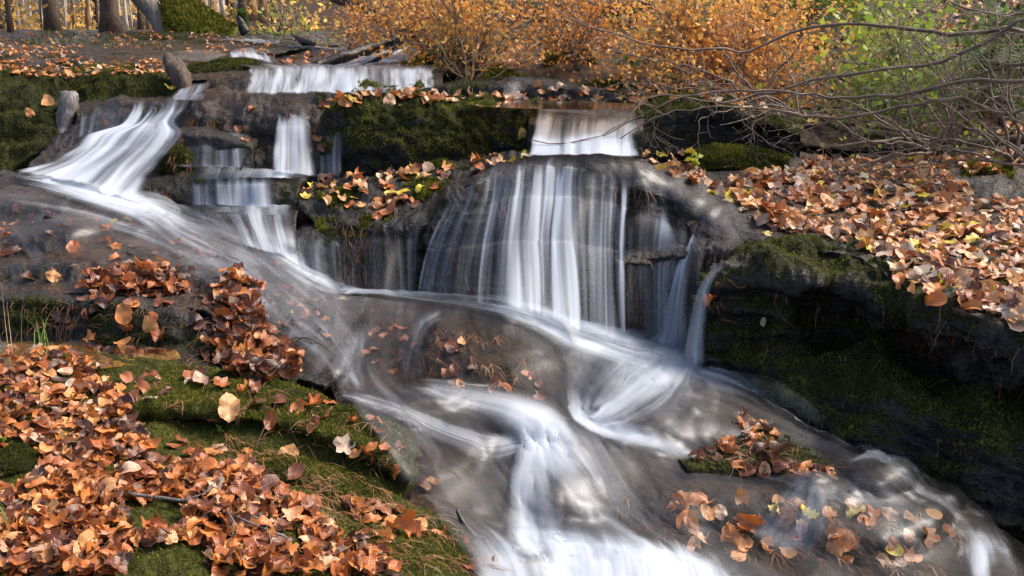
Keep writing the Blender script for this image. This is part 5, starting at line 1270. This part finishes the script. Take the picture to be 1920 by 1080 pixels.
thicket('pale dry stems standing in a clump behind the highest waterfall', (880,158,9.6), [
  [(862,110,9.7),(850,60,9.8),(842,0,9.9)], [(890,110,9.7),(900,60,9.8),(912,0,9.9)], [(910,120,9.6),(950,70,9.7),(1000,30,9.8)], [(850,120,9.7),(820,80,9.8),(790,40,9.9)],
  [(875,100,9.7),(872,50,9.8),(880,-10,9.9)], [(900,100,9.6),(880,60,9.7),(860,50,9.7),(820,40,9.7)], [(930,140,9.5),(960,110,9.5),(985,60,9.6)], [(880,120,9.6),(925,80,9.6),(940,20,9.8)],
  [(845,130,9.6),(825,100,9.6),(815,60,9.7)], [(895,130,9.5),(925,105,9.5),(940,108,9.4)]], 9, .35, .009, 'straw')
thicket('thin upright pale shoot with few twigs by the low fern', (812,132,9.9), [[(818,90,9.9),(822,50,10),(826,10,10)]], 5, .2, .012, 'straw')
thicket('pale crooked shoots at the far bank among yellow leaves', (532,72,13.2), [
  [(538,40,13.2),(530,10,13.3),(545,-10,13.3)], [(545,50,13.2),(560,30,13.2),(590,26,13.2)], [(528,50,13.2),(520,20,13.2),(512,-5,13.2)], [(556,66,13),(552,40,13),(548,15,13)]], 7, .35, .014, 'straw')

thicket('dense brush of fine grey shoots crossing the slope at the right edge', (1960,330,6.7), [
  [(1900,280,6.7),(1800,240,6.8),(1700,235,6.9)], [(1920,300,6.6),(1820,300,6.7),(1700,305,6.8),(1600,300,6.9)], [(1880,260,6.7),(1780,170,6.8),(1720,90,7)], [(1900,200,6.7),(1850,100,6.8),(1780,40,7)],
  [(1940,250,6.6),(1860,190,6.7),(1760,170,6.8),(1640,200,7)], [(1930,160,6.7),(1880,60,6.8),(1870,-10,7)]], 9, .4, .010)
thicket('fine crossing shoots above the moss hump at right', (1790,270,7.5), [
  [(1740,200,7.5),(1640,130,7.6),(1560,110,7.7)], [(1780,180,7.5),(1740,90,7.6),(1660,20,7.7)], [(1820,200,7.5),(1860,120,7.5),(1920,60,7.6)], [(1720,250,7.5),(1620,220,7.5),(1500,190,7.6)], [(1760,150,7.5),(1700,60,7.6),(1600,-5,7.7)]], 9, .4, .010)
# ---------------------------------------------------------------- leafy shrubs
def tiny_leaf(size):
    a = size
    V = np.array([[0, 0, 0], [.32 * a, .45 * a, .06 * a], [0, a, -.05 * a], [-.32 * a, .45 * a, .06 * a]])
    return V, np.array([[0, 1, 2, 3]]), np.array([[.5, 0], [1, .5], [.5, 1], [0, .5]])
def rotm(r):
    q = Vector((r.gauss(0, 1), r.gauss(0, 1), r.gauss(0, 1))).to_track_quat('Z', 'Y').to_matrix() @ Matrix.Rotation(r.uniform(0, 6.28), 3, 'Z')
    return np.array(q)

def shrub(name, label, base, tips, nleaf, size, mat, t0, t1, r0=.012, spread=.16, stem='twig', ntw=9, ln=.4, cat='shrub'):
    b = W(*base); e = empty(name, b, label, cat)
    paths = []; g = Geo()
    for tp in tips:
        mid = ((base[0] + tp[0]) / 2 + rp.gauss(0, 14), (base[1] + tp[1]) / 2 - 10, (base[2] + tp[2]) / 2)
        Q = pxpath([base, mid, tp], n=18, wob=.05, seed=rp.random() * 99); g.add(*tube_geo(Q, np.linspace(r0, r0 * .25, 18), 5, False), tint=rp.random())
        paths.append(Q); branchlets(g, Q, r0 * .6, ntw, ln, 2, 4, .3, tips=paths)
    g.build('stems', stem, parent=e)
    lv = Litter()
    wts = [len(q) for q in paths]
    for _ in range(nleaf):
        Q = rp.choice(paths); j = rp.uniform(.25, 1) * (len(Q) - 1); p = Q[int(j)] + np.array([rp.gauss(0, spread), rp.gauss(0, spread), rp.gauss(0, spread)]) * rp.random()
        s = size * rp.uniform(.6, 1.25); V, Fq, uv = tiny_leaf(s)
        cl = .5 + .5 * float(vnoise(np.array([p * 2.2]), 9)[0])
        lv.add(V, Fq, uv, rotm(rp), p, 1.0, t0 + (t1 - t0) * min(1, max(0, .6 * rp.random() + .5 * cl - .05)))
    V = np.vstack(lv.V) - np.asarray(e.location)
    me = mesh_np('foliage', V, np.vstack(lv.F), smooth=False, attrs={'tint': np.concatenate(lv.t)}, uv=np.vstack(lv.uv), mat=MAT[mat])
    link('foliage', me, parent=e)
    return e
def fan(x0, x1, y0, y1, d, n):
    return [(rp.uniform(x0, x1), rp.uniform(y0, y1), d + rp.uniform(-.5, .6)) for _ in range(n)]
OL = 'orange_leaf'
shrub('orange_shrub', 'tall orange leaved shrub behind the highest waterfall at top centre', (900,150,10.0), fan(700,1060,-60,60,10,26), 3400, .050, OL, .3, 1, spread=.34)
shrub('orange_shrub', 'low orange twiggy shrub hanging over the long black log', (800,95,10.9), fan(680,860,-10,70,10.8,14), 1900, .044, OL, .1, .75, spread=.16)
shrub('orange_shrub', 'wispy russet shrub between the two big orange ones', (1080,130,9.8), fan(1010,1180,-30,120,9.9,14), 1800, .042, OL, .05, .75, spread=.22)
shrub('orange_shrub', 'dense glowing orange shrub behind the bare twigs at right of centre', (1330,190,9.2), fan(1190,1540,-50,150,9.3,36), 7000, .052, OL, .5, 1, spread=.3)
shrub('orange_shrub', 'orange side shoots low above the black hollow rock', (1400,205,8.7), fan(1130,1560,60,185,8.8,20), 3000, .042, OL, .3, .95, spread=.25)
shrub('orange_shrub', 'small feathery orange bush on the far bank by the upper stream', (655,95,12.4), fan(630,700,35,80,12.4,8), 700, .035, OL, .1, .8, spread=.14)
shrub('green_shrub', 'yellow green leafy shrub behind the bare twigs at right', (1660,245,8.6), fan(1540,1760,0,150,8.6,16), 1900, .075, 'green_leaf', .6, 1, spread=.26, ln=.3)
shrub('green_shrub', 'small sprig with pale green leaves at top right of the orange shrub', (1290,60,9.4), fan(1240,1350,-10,60,9.4,6), 110, .055, 'green_leaf', .6, 1, spread=.1, ln=.2)
shrub('green_shrub', 'dark green leafy undergrowth bush at the right edge', (1880,200,8.4), fan(1800,1960,10,180,8.5,12), 1300, .07, 'green_leaf', .05, .6, spread=.18, ln=.3)
shrub('green_shrub', 'low yellow green shoots under the bare twigs by the slope', (1700,260,8.0), fan(1600,1800,150,240,8.1,12), 700, .055, 'green_leaf', .3, .95, spread=.12, ln=.2)
shrub('green_shrub', 'green leaved shrub at the top edge above the two orange shrubs', (1500,40,10.2), fan(1400,1700,-60,20,10.2,12), 1500, .07, 'green_leaf', .2, .9, spread=.2, ln=.3)
shrub('yellow_shrub', 'small shrub with round yellow leaves by the mossy root', (520,66,13.6), fan(468,580,5,60,13.6,9), 60, .085, 'green_leaf', .92, 1, spread=.10, ln=.25, ntw=4)
shrub('yellow_shrub', 'sparse yellow leaved seedling in the hedge of twigs at right', (1255,168,8.9), fan(1225,1290,125,165,8.9,4), 40, .05, 'green_leaf', .8, 1, spread=.08, ln=.15, ntw=4)

def small_plant(label, base, n, L_, w_, mat='green_leaf', tint=(.5, .9), cat='plant', name='leafy_seedling'):
    b = W(*base); e = empty(name, b, label, cat); g = Geo(); lv = Geo()
    for i in range(n):
        a = rp.uniform(0, 6.28); h = L_ * rp.uniform(.5, 1); tip = b + np.array([math.cos(a) * h * .35, math.sin(a) * h * .35, h])
        q = path([b, (b + tip) / 2 + [0, 0, h * .1], tip], n=6); g.add(*tube_geo(q, np.linspace(.003, .0015, 6), 4, False))
        for j in range(2):
            V, Fq, uv = tiny_leaf(w_ * rp.uniform(.7, 1.1)); lv.add(V @ rotm(rp).T + tip, Fq, rp.uniform(*tint), uv)
    g.build('stem', 'grassblade', parent=e); lv.build('leaf', mat, parent=e)
small_plant('bright yellow green seedling beside the dome of the main waterfall', (1300,322,6.95), 7, .10, .055, tint=(.9, 1))
for lab, b_ in (('tiny green sprout on the mossy hump of the near bank', (412,810,3.85)), ('tiny green sprout on moss between the brown leaves of the near bank', (296,840,3.7)), ('tiny green sprout high on the mossy wall', (752,200,7.6)),
                ('small green sprout on the left slab ledge', (112,455,6.0)), ('small green leaf sprout at the left edge of the leaf litter', (6,828,3.6))):
    small_plant(lab, b_, 4, .02, .02, tint=(.5, .8))

def fern(label, base, n, L_, az0=0, spread=3.14, tint=(.2, .6)):
    b = W(*base); e = empty('fern', b, label, 'fern')
    for i in range(n):
        a = az0 + rp.uniform(-spread, spread); L2 = L_ * rp.uniform(.7, 1.1); d = np.array([math.sin(a), -abs(math.cos(a)) * .5, 0])
        Q = path([b, b + d * L2 * .45 + [0, 0, L2 * .5], b + d * L2 + [0, 0, L2 * .35]], n=16); lv = Geo(); lv.add(*tube_geo(Q, np.linspace(.004, .001, 16), 4, False))
        for j in range(3, 16):
            t = Q[min(j + 1, 15)] - Q[j - 1]; t /= np.linalg.norm(t); s = np.cross(t, [0, 0, 1.0]); s /= max(1e-6, np.linalg.norm(s)); w_ = L2 * .26 * math.sin(math.pi * (j - 1) / 16)
            for sg in (-1, 1):
                v = s * sg; tip = Q[j] + v * w_ + t * w_ * .35
                V = np.array([Q[j], Q[j] + (tip - Q[j]) * .5 + t * .22 * w_, tip, Q[j] + (tip - Q[j]) * .5 - t * .16 * w_]); lv.add(V, np.array([[0, 1, 2, 3]]), rp.uniform(*tint), np.array([[.5, 0], [1, .5], [.5, 1], [0, .5]]))
        V = lv; V.T = [np.asarray(t_) for t_ in V.T]
        lv.build('frond', 'green_leaf', parent=e)
fern('bright green fern beside the thin pale shoot behind the highest waterfall', (838,118,9.9), 5, .32, 0, 1.6, (.35, .7))
fern('dark green fern at the far right edge among bare twigs', (1885,160,7.9), 7, .5, 0, 2.6, (.1, .45))
fern('pale green fern on the slope above the bright mossy rock', (1150,60,10.6), 5, .35, 0, 2.5, (.3, .6))
fern('small fern on the slope under the orange side shoots', (1195,140,9.0), 5, .28, 0, 2.5, (.2, .5))
fern('small dark fern beside the snag at the mossy root', (470,55,15.2), 6, .5, 0, 2.8, (.05, .3))
fern('small fern at the right end of the green shrub', (1830,105,8.3), 5, .4, 0, 2.8, (.1, .45))

def tuft(label, base, n, L_, mat='grassblade', name='grass_tuft', lean=.5, w_=.004, kind=None):
    b = W(*base); g = Geo(); e = empty(name, b, label, 'grass tuft') if n < 30 else None
    for i in range(n):
        if e: g = Geo()
        a = rp.uniform(0, 6.28); h = L_ * rp.uniform(.5, 1.1); o = b + np.array([rp.gauss(0, .3), rp.gauss(0, .2), 0]) * (L_ * .4 if n < 100 else .9)
        tip = o + np.array([math.cos(a) * lean * h, math.sin(a) * lean * h, h * .9]); m_ = (o + tip) / 2 + [0, 0, h * .18]
        q = path([o, m_, tip], n=6); s = np.array([math.sin(a + 1.2), math.cos(a + 1.2), 0]) * w_
        ww = np.array([1, 1, .9, .7, .4, .05])[:, None]; V = np.vstack([q - s * ww, q + s * ww]); i_ = np.arange(5)
        g.add(V, np.stack([i_, i_ + 1, i_ + 7, i_ + 6], -1))
        if e: g.build('blade', mat, parent=e)
    if e: return e
    return g.build('grass_patch', mat, label=label, cat='grass', kind='stuff')
tuft('thin green grass blades standing over the still pool at left', (88,655,4.75), 9, .26)
tuft('few dry grass stems at the left edge by the still pool', (6,662,4.6), 5, .42, mat='straw', lean=.15, w_=.002)
tuft('long pale grass blades at the left edge of the near litter', (30,1010,3.0), 6, .22, lean=.35, w_=.003)
tuft('single green grass blade upright in the near litter', (92,960,3.15), 3, .10)
tuft('bright green grass tuft on the far flat ground at left', (155,82,13.4), 160, .10, w_=.004, mat='olive_blade')
tuft('second green grass tuft beside the long low ledge at upper left', (110,66,16), 120, .12, w_=.004, mat='olive_blade')
tuft('green grass tuft at the lip of the second low ledge at upper left', (232,92,12.6), 140, .12, w_=.004, mat='olive_blade')
tuft('grass tuft on the green mossy lump of the dark steps', (320,278,7.5), 22, .07, mat='needle')
# ---------------------------------------------------------------- trees behind
rt = random.Random(5)
def crown_mesh(seed, n, R, H, size):
    r = random.Random(seed); lv = Litter()
    blobs = [(r.gauss(0, R * .45), r.gauss(0, R * .45), r.uniform(.0, H), r.uniform(.35, .7) * R) for _ in range(16)]
    for _ in range(n):
        bx, by, bz, br = r.choice(blobs); v = Vector((r.gauss(0, 1), r.gauss(0, 1), r.gauss(0, 1))).normalized() * br * r.random() ** .4
        V, Fq, uv = tiny_leaf(size * r.uniform(.6, 1.3)); lv.add(V, Fq, uv, rotm(r), np.array([bx + v.x, by + v.y, bz + v.z * .7]), 1, r.random())
    return mesh_np('crown', np.vstack(lv.V), np.vstack(lv.F), smooth=False, attrs={'tint': np.concatenate(lv.t)}, uv=np.vstack(lv.uv), mat=MAT['gold_leaf'])
CROWNS = [crown_mesh(s, 1300, 2.0, 3.2, .34) for s in range(3)]
def tree(px, py, D, wpx, label, mat='bark', lean=0, H=None, crown=True, name='forest_tree', group=None, top=None):
    b = W(px, py, D); r = wpx / F * D / 2; H = H or rt.uniform(8, 13)
    b = b - np.array([0, 0, .15])
    e = empty(name, b, label, 'tree', group)
    lx = lean * H * .25
    Q = path([b, b + [lx * .1 + rt.gauss(0, .02), 0, 1.2], b + [lx * .4, rt.gauss(0, .1), H * .4], b + [lx, rt.gauss(0, .2), H]], n=22, wob=.03, seed=rt.random() * 40)
    s = np.linspace(0, 1, 22); rad = r * (1 - .75 * s) + r * .5 * np.exp(-s * 40)
    V, Fq = tube_geo(Q, rad, 12); 
    c = np.vstack([np.repeat(Q, 12, 0), Q[:1], Q[-1:]]); V = c + (V - c) * (1 + .16 * fbm(V * [9, 9, 1.2], 3, 4))[:, None]
    g = Geo(); g.add(V, Fq); g.build('trunk', mat, parent=e)
    if crown:
        for i in range(3):
            a = rt.uniform(0, 6.28); z = rt.uniform(.5, .85); p = Q[int(z * 21)]; L_ = rt.uniform(.8, 1.8)
            q = path([p, p + [math.cos(a) * L_ * .5, math.sin(a) * L_ * .5, .4], p + [math.cos(a) * L_, math.sin(a) * L_, 1.1]], n=8); g = Geo(); g.add(*tube_geo(q, np.linspace(r * .3, r * .08, 8), 6)); g.build('limb', mat, parent=e)
        o = bpy.data.objects.new('crown', rt.choice(CROWNS)); COL.objects.link(o); o.parent = e; o.location = (lx, 0, H * .62); o.rotation_euler = (0, 0, rt.uniform(0, 6.28)); sc_ = rt.uniform(.7, 1.05); o.scale = (sc_, sc_, H * .12 + .2)
    return e
TR = [
 (3,56,22,11,'dark thin trunk at the left edge of the forest'), (20,58,19,10,'slim brown trunk second from the left edge'), (99,53,21,24,'thick dark brown trunk in the left part of the forest'),
 (57,54,30,7,'slim pale sunlit trunk left of the thick dark one'), (122,54,28,4,'very thin pale trunk just right of the thick dark one'), (140,54,30,6,'thin ochre trunk between the two thick dark ones'),
 (165,53,26,8,'slightly leaning tan trunk left of the widest trunk'), (182,53,28,6,'slim brown trunk touching the left of the widest trunk'), (209,53,19,32,'widest rough dark brown trunk in the forest'),
 (237,53,30,7,'bright thin trunk just right of the widest trunk'), (263,53,27,9,'brown trunk halfway between widest trunk and leaning tree'), (279,53,29,7,'thin orange lit trunk beside the leaning grey tree'),
 (361,16,24,17,'grey brown trunk behind the mossy root, left one of a pair'), (378,20,27,13,'orange lit trunk behind the mossy root, right one of a pair'), (405,24,34,13,'broad pale sunlit trunk beyond the mossy root'),
 (418,26,27,8,'slim grey trunk right of the broad pale one'), (454,27,22,15,'brown trunk above the foot of the mossy root'), (473,28,30,16,'wide blurred tan trunk between two darker ones'),
 (493,29,21,15,'dark brown trunk right of the wide tan one'), (516,28,24,12,'grey trunk behind the yellow leaves'), (546,30,36,14,'pale peach sunlit trunk right of the yellow leaves'), (566,30,38,13,'second pale peach trunk farther right'),
 (38,55,33,5,'thin crooked trunk left of the slim pale one'), (78,54,25,3,'thread thin dark sapling left of the thick dark trunk'), (248,54,24,3,'thread thin sapling by the bright thin trunk'), (300,50,34,5,'thin pale trunk behind the leaning grey tree')]
for (px, py, D, w_, lab) in TR:
    m = 'sunlit_bark' if 'pale' in lab or 'bright' in lab or 'peach' in lab else ('tan_bark' if any(k in lab for k in ('tan', 'orange', 'ochre')) else 'bark')  # pale, bright and peach trunks carry their sunlight in the bark colour
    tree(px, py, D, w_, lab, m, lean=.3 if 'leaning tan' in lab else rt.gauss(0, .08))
# far trees, told apart by nothing
for i in range(70):
    D = rt.uniform(36, 75); x = rt.uniform(-460, 760); z = rt.uniform(2.0, 2.4) if x < 620 else 3.2
    e = tree(0, 0, 1, 1, 'distant slim tree in the golden wood', rt.choice(['bark', 'sunlit_bark', 'tan_bark']), H=.01, crown=False, name='distant_tree', group='distant trees of the golden wood') if False else None
    X = (x - 960) / F * D / cP
    r_ = rt.uniform(.06, .16)
    px, py = pix(np.array([X, D, z])); tree(px, py, D, r_ * 2 * F / D, 'distant slim tree in the golden wood', rt.choice(['bark', 'sunlit_bark', 'tan_bark']), name='distant_tree', group='distant trees of the golden wood', H=rt.uniform(7, 11), crown=(i % 5 == 0))
# leaning grey beech
Q = pxpath([(318,62,16.8),(306,44,16.8),(288,22,16.8),(262,-4,16.7),(215,-60,16.5),(150,-170,16.2),(60,-330,16)], n=30, wob=.03)
e = empty('leaning_tree', Q[0], 'leaning smooth grey tree above the mossy root at upper left', 'tree')
g = Geo(); s = np.linspace(0, 1, 30); V, Fq = tube_geo(Q, .155 * (1 - .5 * s) + .1 * np.exp(-s * 30), 16); g.add(V, Fq); g.build('trunk', 'pale_bark', parent=e)
o = bpy.data.objects.new('crown', CROWNS[1]); COL.objects.link(o); o.parent = e; o.location = tuple(Q[-1] - Q[0] - np.array([0, 0, 1.0])); o.scale = (.8, .8, .8)
for a in (.9, 2.4):
    p = Q[24]; q = path([p, p + [math.cos(a), math.sin(a), .6], p + [math.cos(a) * 1.8, math.sin(a) * 1.8, 1.6]], n=8); g = Geo(); g.add(*tube_geo(q, np.linspace(.06, .02, 8), 6)); g.build('limb', 'pale_bark', parent=e)
# canopy trees on the hill at the right and at the sides (above the frame)
for (x, y, z, H, r_, lab) in [(5.5, 17, 3.4, 12, .2, 'tall tree on the hill behind the orange shrub'), (1.5, 20, 2.9, 13, .2, 'tall tree behind the top centre shrubs')]:
    px, py = pix(np.array([x, y, z])); tree(px, py, y, r_ * 2 * F / y, lab, H=H)

# golden woods far behind: sunlit leaves seen between the trunks
def far_foliage(name, label, n, x0, x1, y0, y1, z0, z1, size, mat, seed, t0=0., t1=1.):
    r = random.Random(seed); lv = Litter()
    cl = [(r.uniform(x0, x1), r.uniform(y0, y1), r.uniform(z0, z1), r.uniform(.6, 1.6)) for _ in range(n // 60)]
    for _ in range(n):
        bx, by, bz, br = r.choice(cl); v = Vector((r.gauss(0, 1), r.gauss(0, 1), r.gauss(0, 1))).normalized() * br * r.random() ** .5
        V, Fq, uv = tiny_leaf(size * r.uniform(.6, 1.3)); lv.add(V, Fq, uv, rotm(r), np.array([bx + v.x, by + v.y, max(2.15, bz + v.z * .8)]), 1, t0 + (t1 - t0) * r.random())
    V, c = recentre(np.vstack(lv.V)); me = mesh_np(name, V, np.vstack(lv.F), smooth=False, attrs={'tint': np.concatenate(lv.t)}, uv=np.vstack(lv.uv), mat=MAT[mat]); link(name, me, loc=c, kind='stuff', label=label, cat='foliage')
far_foliage('distant_foliage', 'golden sunlit leaves of the far wood between the trunks', 4200, -52, 2, 48, 80, 2.4, 7.5, .42, 'gold_leaf', 3, .3, 1)
far_foliage('forest_undergrowth', 'olive and tan undergrowth at the foot of the forest trees', 5000, -24, -2, 20, 40, 2.1, 2.6, .14, 'gold_leaf', 4, 0, .6)

# mossy root mound below the leaning tree
rock('mossy_root', 'bright green mossy root mound sloping down right of the leaning tree', [
 [(285,-60,17.6),(325,-22,17.6),(365,4,17.4),(405,26,17.0),(445,50,16.4)],
 [(296,-25,17.0),(330,-2,16.9),(365,16,16.7),(400,36,16.4),(436,58,15.9)],
 [(306,35,16.5),(340,28,16.3),(370,40,16.1),(400,52,15.9),(435,63,15.6)],
 [(312,64,16.2),(340,64,15.9),(370,66,15.7),(400,68,15.5),(435,70,15.3)],
], amp=.06, freq=2.5, fine=.03, moss=1, mossface=1, brown=.1, seed=90, collide=False, cat='root', mat='sunlit_moss_rock')
# ---------------------------------------------------------------- moss tufts, root fringes, needles
rm = np.random.default_rng(3)
BRIGHT = {'ground_bank1', 'mossy_rock2', 'mossy_rock3', 'mossy_rock4', 'mossy_rock6', 'mossy_rock7', 'mossy_root90', 'mossy_rock58', 'mossy_boulder45', 'mossy_boulder61', 'mossy_wall_rock36', 'mossy_ledge34'} | {'mossy_rock%d' % k for k in range(70, 77)}
def moss_cover(key, n, size, name='moss', thr=.45, down=0.0, gain=1.0):
    pt = PATCH[key]; P, N, M = pt['P'], pt['n'], pt['moss']; nv, nu = M.shape
    w = np.clip(M - thr, 0, 1)[:-1, :-1]
    area = np.linalg.norm(np.cross(P[1:, :-1] - P[:-1, :-1], P[:-1, 1:] - P[:-1, :-1]), axis=-1)
    w = (w > 0) * area * (.3 + w)
    if w.sum() <= 0: return
    idx = rm.choice(w.size, n, p=(w / w.sum()).ravel()); i, j = idx // (nu - 1), idx % (nu - 1)
    a, b = rm.random(n)[:, None], rm.random(n)[:, None]
    p = P[i, j] + (P[i + 1, j] - P[i, j]) * a + (P[i, j + 1] - P[i, j]) * b
    nn = N[i, j]; d = nn + rm.normal(0, .55, (n, 3)) + np.array([0, 0, .35 - down]); d /= np.linalg.norm(d, axis=1, keepdims=True)
    s = np.cross(d, rm.normal(0, 1, (n, 3))); s /= np.linalg.norm(s, axis=1, keepdims=True)
    L_ = size * rm.uniform(.4, 1.3, (n, 1)); wd = L_ * .22
    clump = .5 + .5 * fbm(p * 9, 2, 31); L_ = L_ * (.5 + .9 * clump[:, None])
    p = p - nn * .003
    V = np.stack([p - s * wd, p + s * wd, p + d * L_], 1).reshape(-1, 3); k = np.arange(n) * 3
    t = np.repeat(np.clip((.12 + .75 * clump * rm.uniform(.5, 1.3, n)) * (1.35 if key in BRIGHT else 1), 0, 1), 3)
    t[2::3] = np.clip(t[2::3] + .15, 0, 1)
    o = pt['obj']; me = mesh_np(name, V - pt['origin'], np.stack([k, k + 1, k + 2], -1), smooth=False, attrs={'tint': t}, mat=MAT['moss_blade'])
    if o.get('kind') == 'structure': link('moss_cover', me, loc=tuple(pt['origin']), kind='stuff', label='short green moss on the bank', cat='moss')
    else: link('moss', me, parent=o)
for key, n, s in [('ground_bank1', 30000, .014), ('mossy_rock2', 26000, .014), ('mossy_rock3', 9000, .014), ('mossy_rock4', 12000, .014), ('mossy_rock5', 4000, .014), ('mossy_rock6', 7000, .014), ('mossy_rock7', 3000, .012),
                  ('mossy_boulder61', 22000, .015), ('mossy_ledge34', 14000, .02), ('mossy_wall_rock36', 14000, .02), ('black_rock57', 5000, .025), ('mossy_rock58', 7000, .02),
                  ('mossy_boulder44', 16000, .017), ('mossy_boulder45', 12000, .017), ('small_mossy_rock39', 1500, .02), ('rock_ledge11', 5000, .012)] + [('mossy_rock%d' % (70 + k), 2500, .035) for k in range(7)] + [('mossy_root90', 5000, .06), ('mossy_rock49', 2000, .03), ('mossy_rock21', 3000, .014)]:
    moss_cover(key, n, s)

def fringe(key, n, L_, mat='needle', name='root_fringe', steep=.55, rad=.0016, zlim=None):
    """dead needles and rootlets hanging down a wet face"""
    pt = PATCH[key]; P, N = pt['P'], pt['n']; nv, nu = P.shape[:2]
    st = (N[:-1, :-1, 2] < steep) * 1.0; c = .5 + .5 * fbm(P[:-1, :-1] * [5, 5, .5], 3, 8); w = st * np.clip(c - .45, 0, 1) ** 1.2
    if w.sum() <= 0: return
    idx = rm.choice(w.size, n, p=(w / w.sum()).ravel()); i, j = idx // (nu - 1), idx % (nu - 1)
    p0 = P[i, j] + N[i, j] * .006; n_ = len(p0); ln = L_ * rm.uniform(.3, 1.3, (n_, 1))
    dn = np.array([0, 0, -1.0]) - N[i, j] * (-N[i, j][:, 2:3]); dn /= np.maximum(1e-6, np.linalg.norm(dn, axis=1, keepdims=True))
    d = dn + rm.normal(0, .22, (n_, 3)); p1 = p0 + d * ln * .5 + N[i, j] * .012; p2 = p0 + dn * ln + N[i, j] * .006 + rm.normal(0, .01, (n_, 3))
    s = np.cross(dn, N[i, j]) * rad
    V = np.stack([p0 - s, p0 + s, p1 - s, p1 + s, p2 - s * .3, p2 + s * .3], 1).reshape(-1, 3); k = np.arange(n_) * 6
    Fq = np.vstack([np.stack([k, k + 1, k + 3, k + 2], -1), np.stack([k + 2, k + 3, k + 5, k + 4], -1)])
    o = pt['obj']; me = mesh_np(name, V - pt['origin'], Fq, smooth=False, mat=MAT[mat])
    link(name, me, parent=o, kind='stuff')
for key, n, l in [('waterfall_rock37', 900, .14), ('step_rock38', 150, .08), ('step_rock41', 260, .08), ('step_rock42', 200, .08), ('cascade_rock43', 250, .10), ('waterfall_rock30', 420, .16), ('rock_shelf31', 220, .16), ('mossy_ledge34', 300, .14),
                  ('waterfall_rock50', 300, .12), ('rock_ledge11', 350, .08), ('small_rock33', 90, .1), ('mossy_boulder61', 160, .12), ('small_mossy_rock39', 60, .06)]:
    fringe(key, n, l, rad=.0014)

def needles(regs, name='pine_needles'):
    g = Geo(); r = random.Random(77)
    for poly, dens, az, sp in regs:
        for (x, y) in poly_points(poly, dens, r):
            p, n = cast(x, y)
            if p is None or n.z < -.2: continue
            nclus = r.choice([1, 1, 3, 5])
            for _ in range(nclus):
                a = az + r.gauss(0, sp); d = Vector((math.sin(a), math.cos(a), 0)); d = (d - n * d.dot(n)).normalized(); L_ = r.uniform(.04, .11)
                s = d.cross(n).normalized() * .0009; lift = n * r.uniform(.008, .02)
                a0 = p + lift; a1 = p + d * L_ * .5 + lift * 1.8 + s * r.uniform(-4, 4); a2 = p + d * L_ + lift * r.uniform(.3, 1.5) + s * r.uniform(-5, 5)
                V = np.array([a0 - s, a0 + s, a1 - s, a1 + s, a2 - s * .4, a2 + s * .4]); g.add(V, np.array([[0, 1, 3, 2], [2, 3, 5, 4]]))
    g.build(name, 'needle', kind='stuff', label='fallen orange brown pine needles on moss and wet rock', cat='needles')
needles([([(240,690),(480,720),(620,760),(760,810),(780,880),(700,900),(560,830),(330,790),(260,760)], 22, 2.2, .9),
         ([(330,790),(500,840),(640,880),(740,940),(860,990),(960,1040),(1000,1085),(700,1085),(600,1000),(450,900),(330,850)], 40, 2.0, .45),
         ([(60,540),(400,540),(520,640),(400,720),(200,660),(60,640)], 14, 2.6, .9),
         ([(0,420),(300,480),(420,560),(200,560),(0,540)], 12, 2.8, .5),
         ([(640,560),(760,570),(760,640),(640,640)], 25, 1.6, 1.0),
         ([(1290,860),(1380,770),(1480,830),(1600,900),(1420,880)], 40, 2.2, .6),
         ([(1150,380),(1330,380),(1330,520),(1160,520)], 18, 2.6, .6),
         ([(1310,520),(1380,480),(1400,560),(1330,640)], 14, 2.9, .3),
         ([(1080,900),(1500,930),(1840,980),(1800,1080),(1200,1050)], 16, 2.9, .4),
         ([(700,600),(1000,640),(1060,760),(800,720)], 16, 2.8, .4),
         ([(1380,380),(1700,360),(1920,400),(1920,600),(1600,470)], 14, 1.5, 1.2)])
# ---------------------------------------------------------------- light, sky, camera
w = bpy.data.worlds.new('World'); SC.world = w; w.use_nodes = True
nt = w.node_tree; bg = nt.nodes['Background']
sky = nt.nodes.new('ShaderNodeTexSky'); sky.sky_type = 'NISHITA'; sky.sun_disc = False
SUN_EL, SUN_AZ = math.radians(50), math.radians(72)     # azimuth clockwise from +Y (view direction)
sky.sun_elevation = SUN_EL; sky.sun_rotation = SUN_AZ; sky.dust_density = 5; sky.air_density = .8; sky.ozone_density = .5
nt.links.new(sky.outputs[0], bg.inputs[0]); bg.inputs[1].default_value = .15
L = bpy.data.lights.new('Sun', 'SUN'); L.energy = 1.7; L.angle = math.radians(20); L.color = (1, .90, .76)
lo = bpy.data.objects.new('Sun', L); COL.objects.link(lo)
sd = Vector((math.sin(SUN_AZ) * math.cos(SUN_EL), math.cos(SUN_AZ) * math.cos(SUN_EL), math.sin(SUN_EL)))
lo.rotation_euler = sd.to_track_quat('Z', 'Y').to_euler()
cd = bpy.data.cameras.new('Camera'); co = bpy.data.objects.new('Camera', cd); COL.objects.link(co)
co.location = CAM; co.rotation_euler = (math.pi / 2 - PITCH, 0, 0)
cd.sensor_width = 36; cd.lens = F / 1920 * 36; cd.clip_end = 2000; cd.clip_start = .05
SC.camera = co
SC.view_settings.view_transform = 'Standard'; SC.view_settings.look = 'None'; SC.view_settings.gamma = 1
SC.view_settings.exposure = 1.12
SC.cycles.transparent_max_bounces = 24; SC.cycles.max_bounces = 6
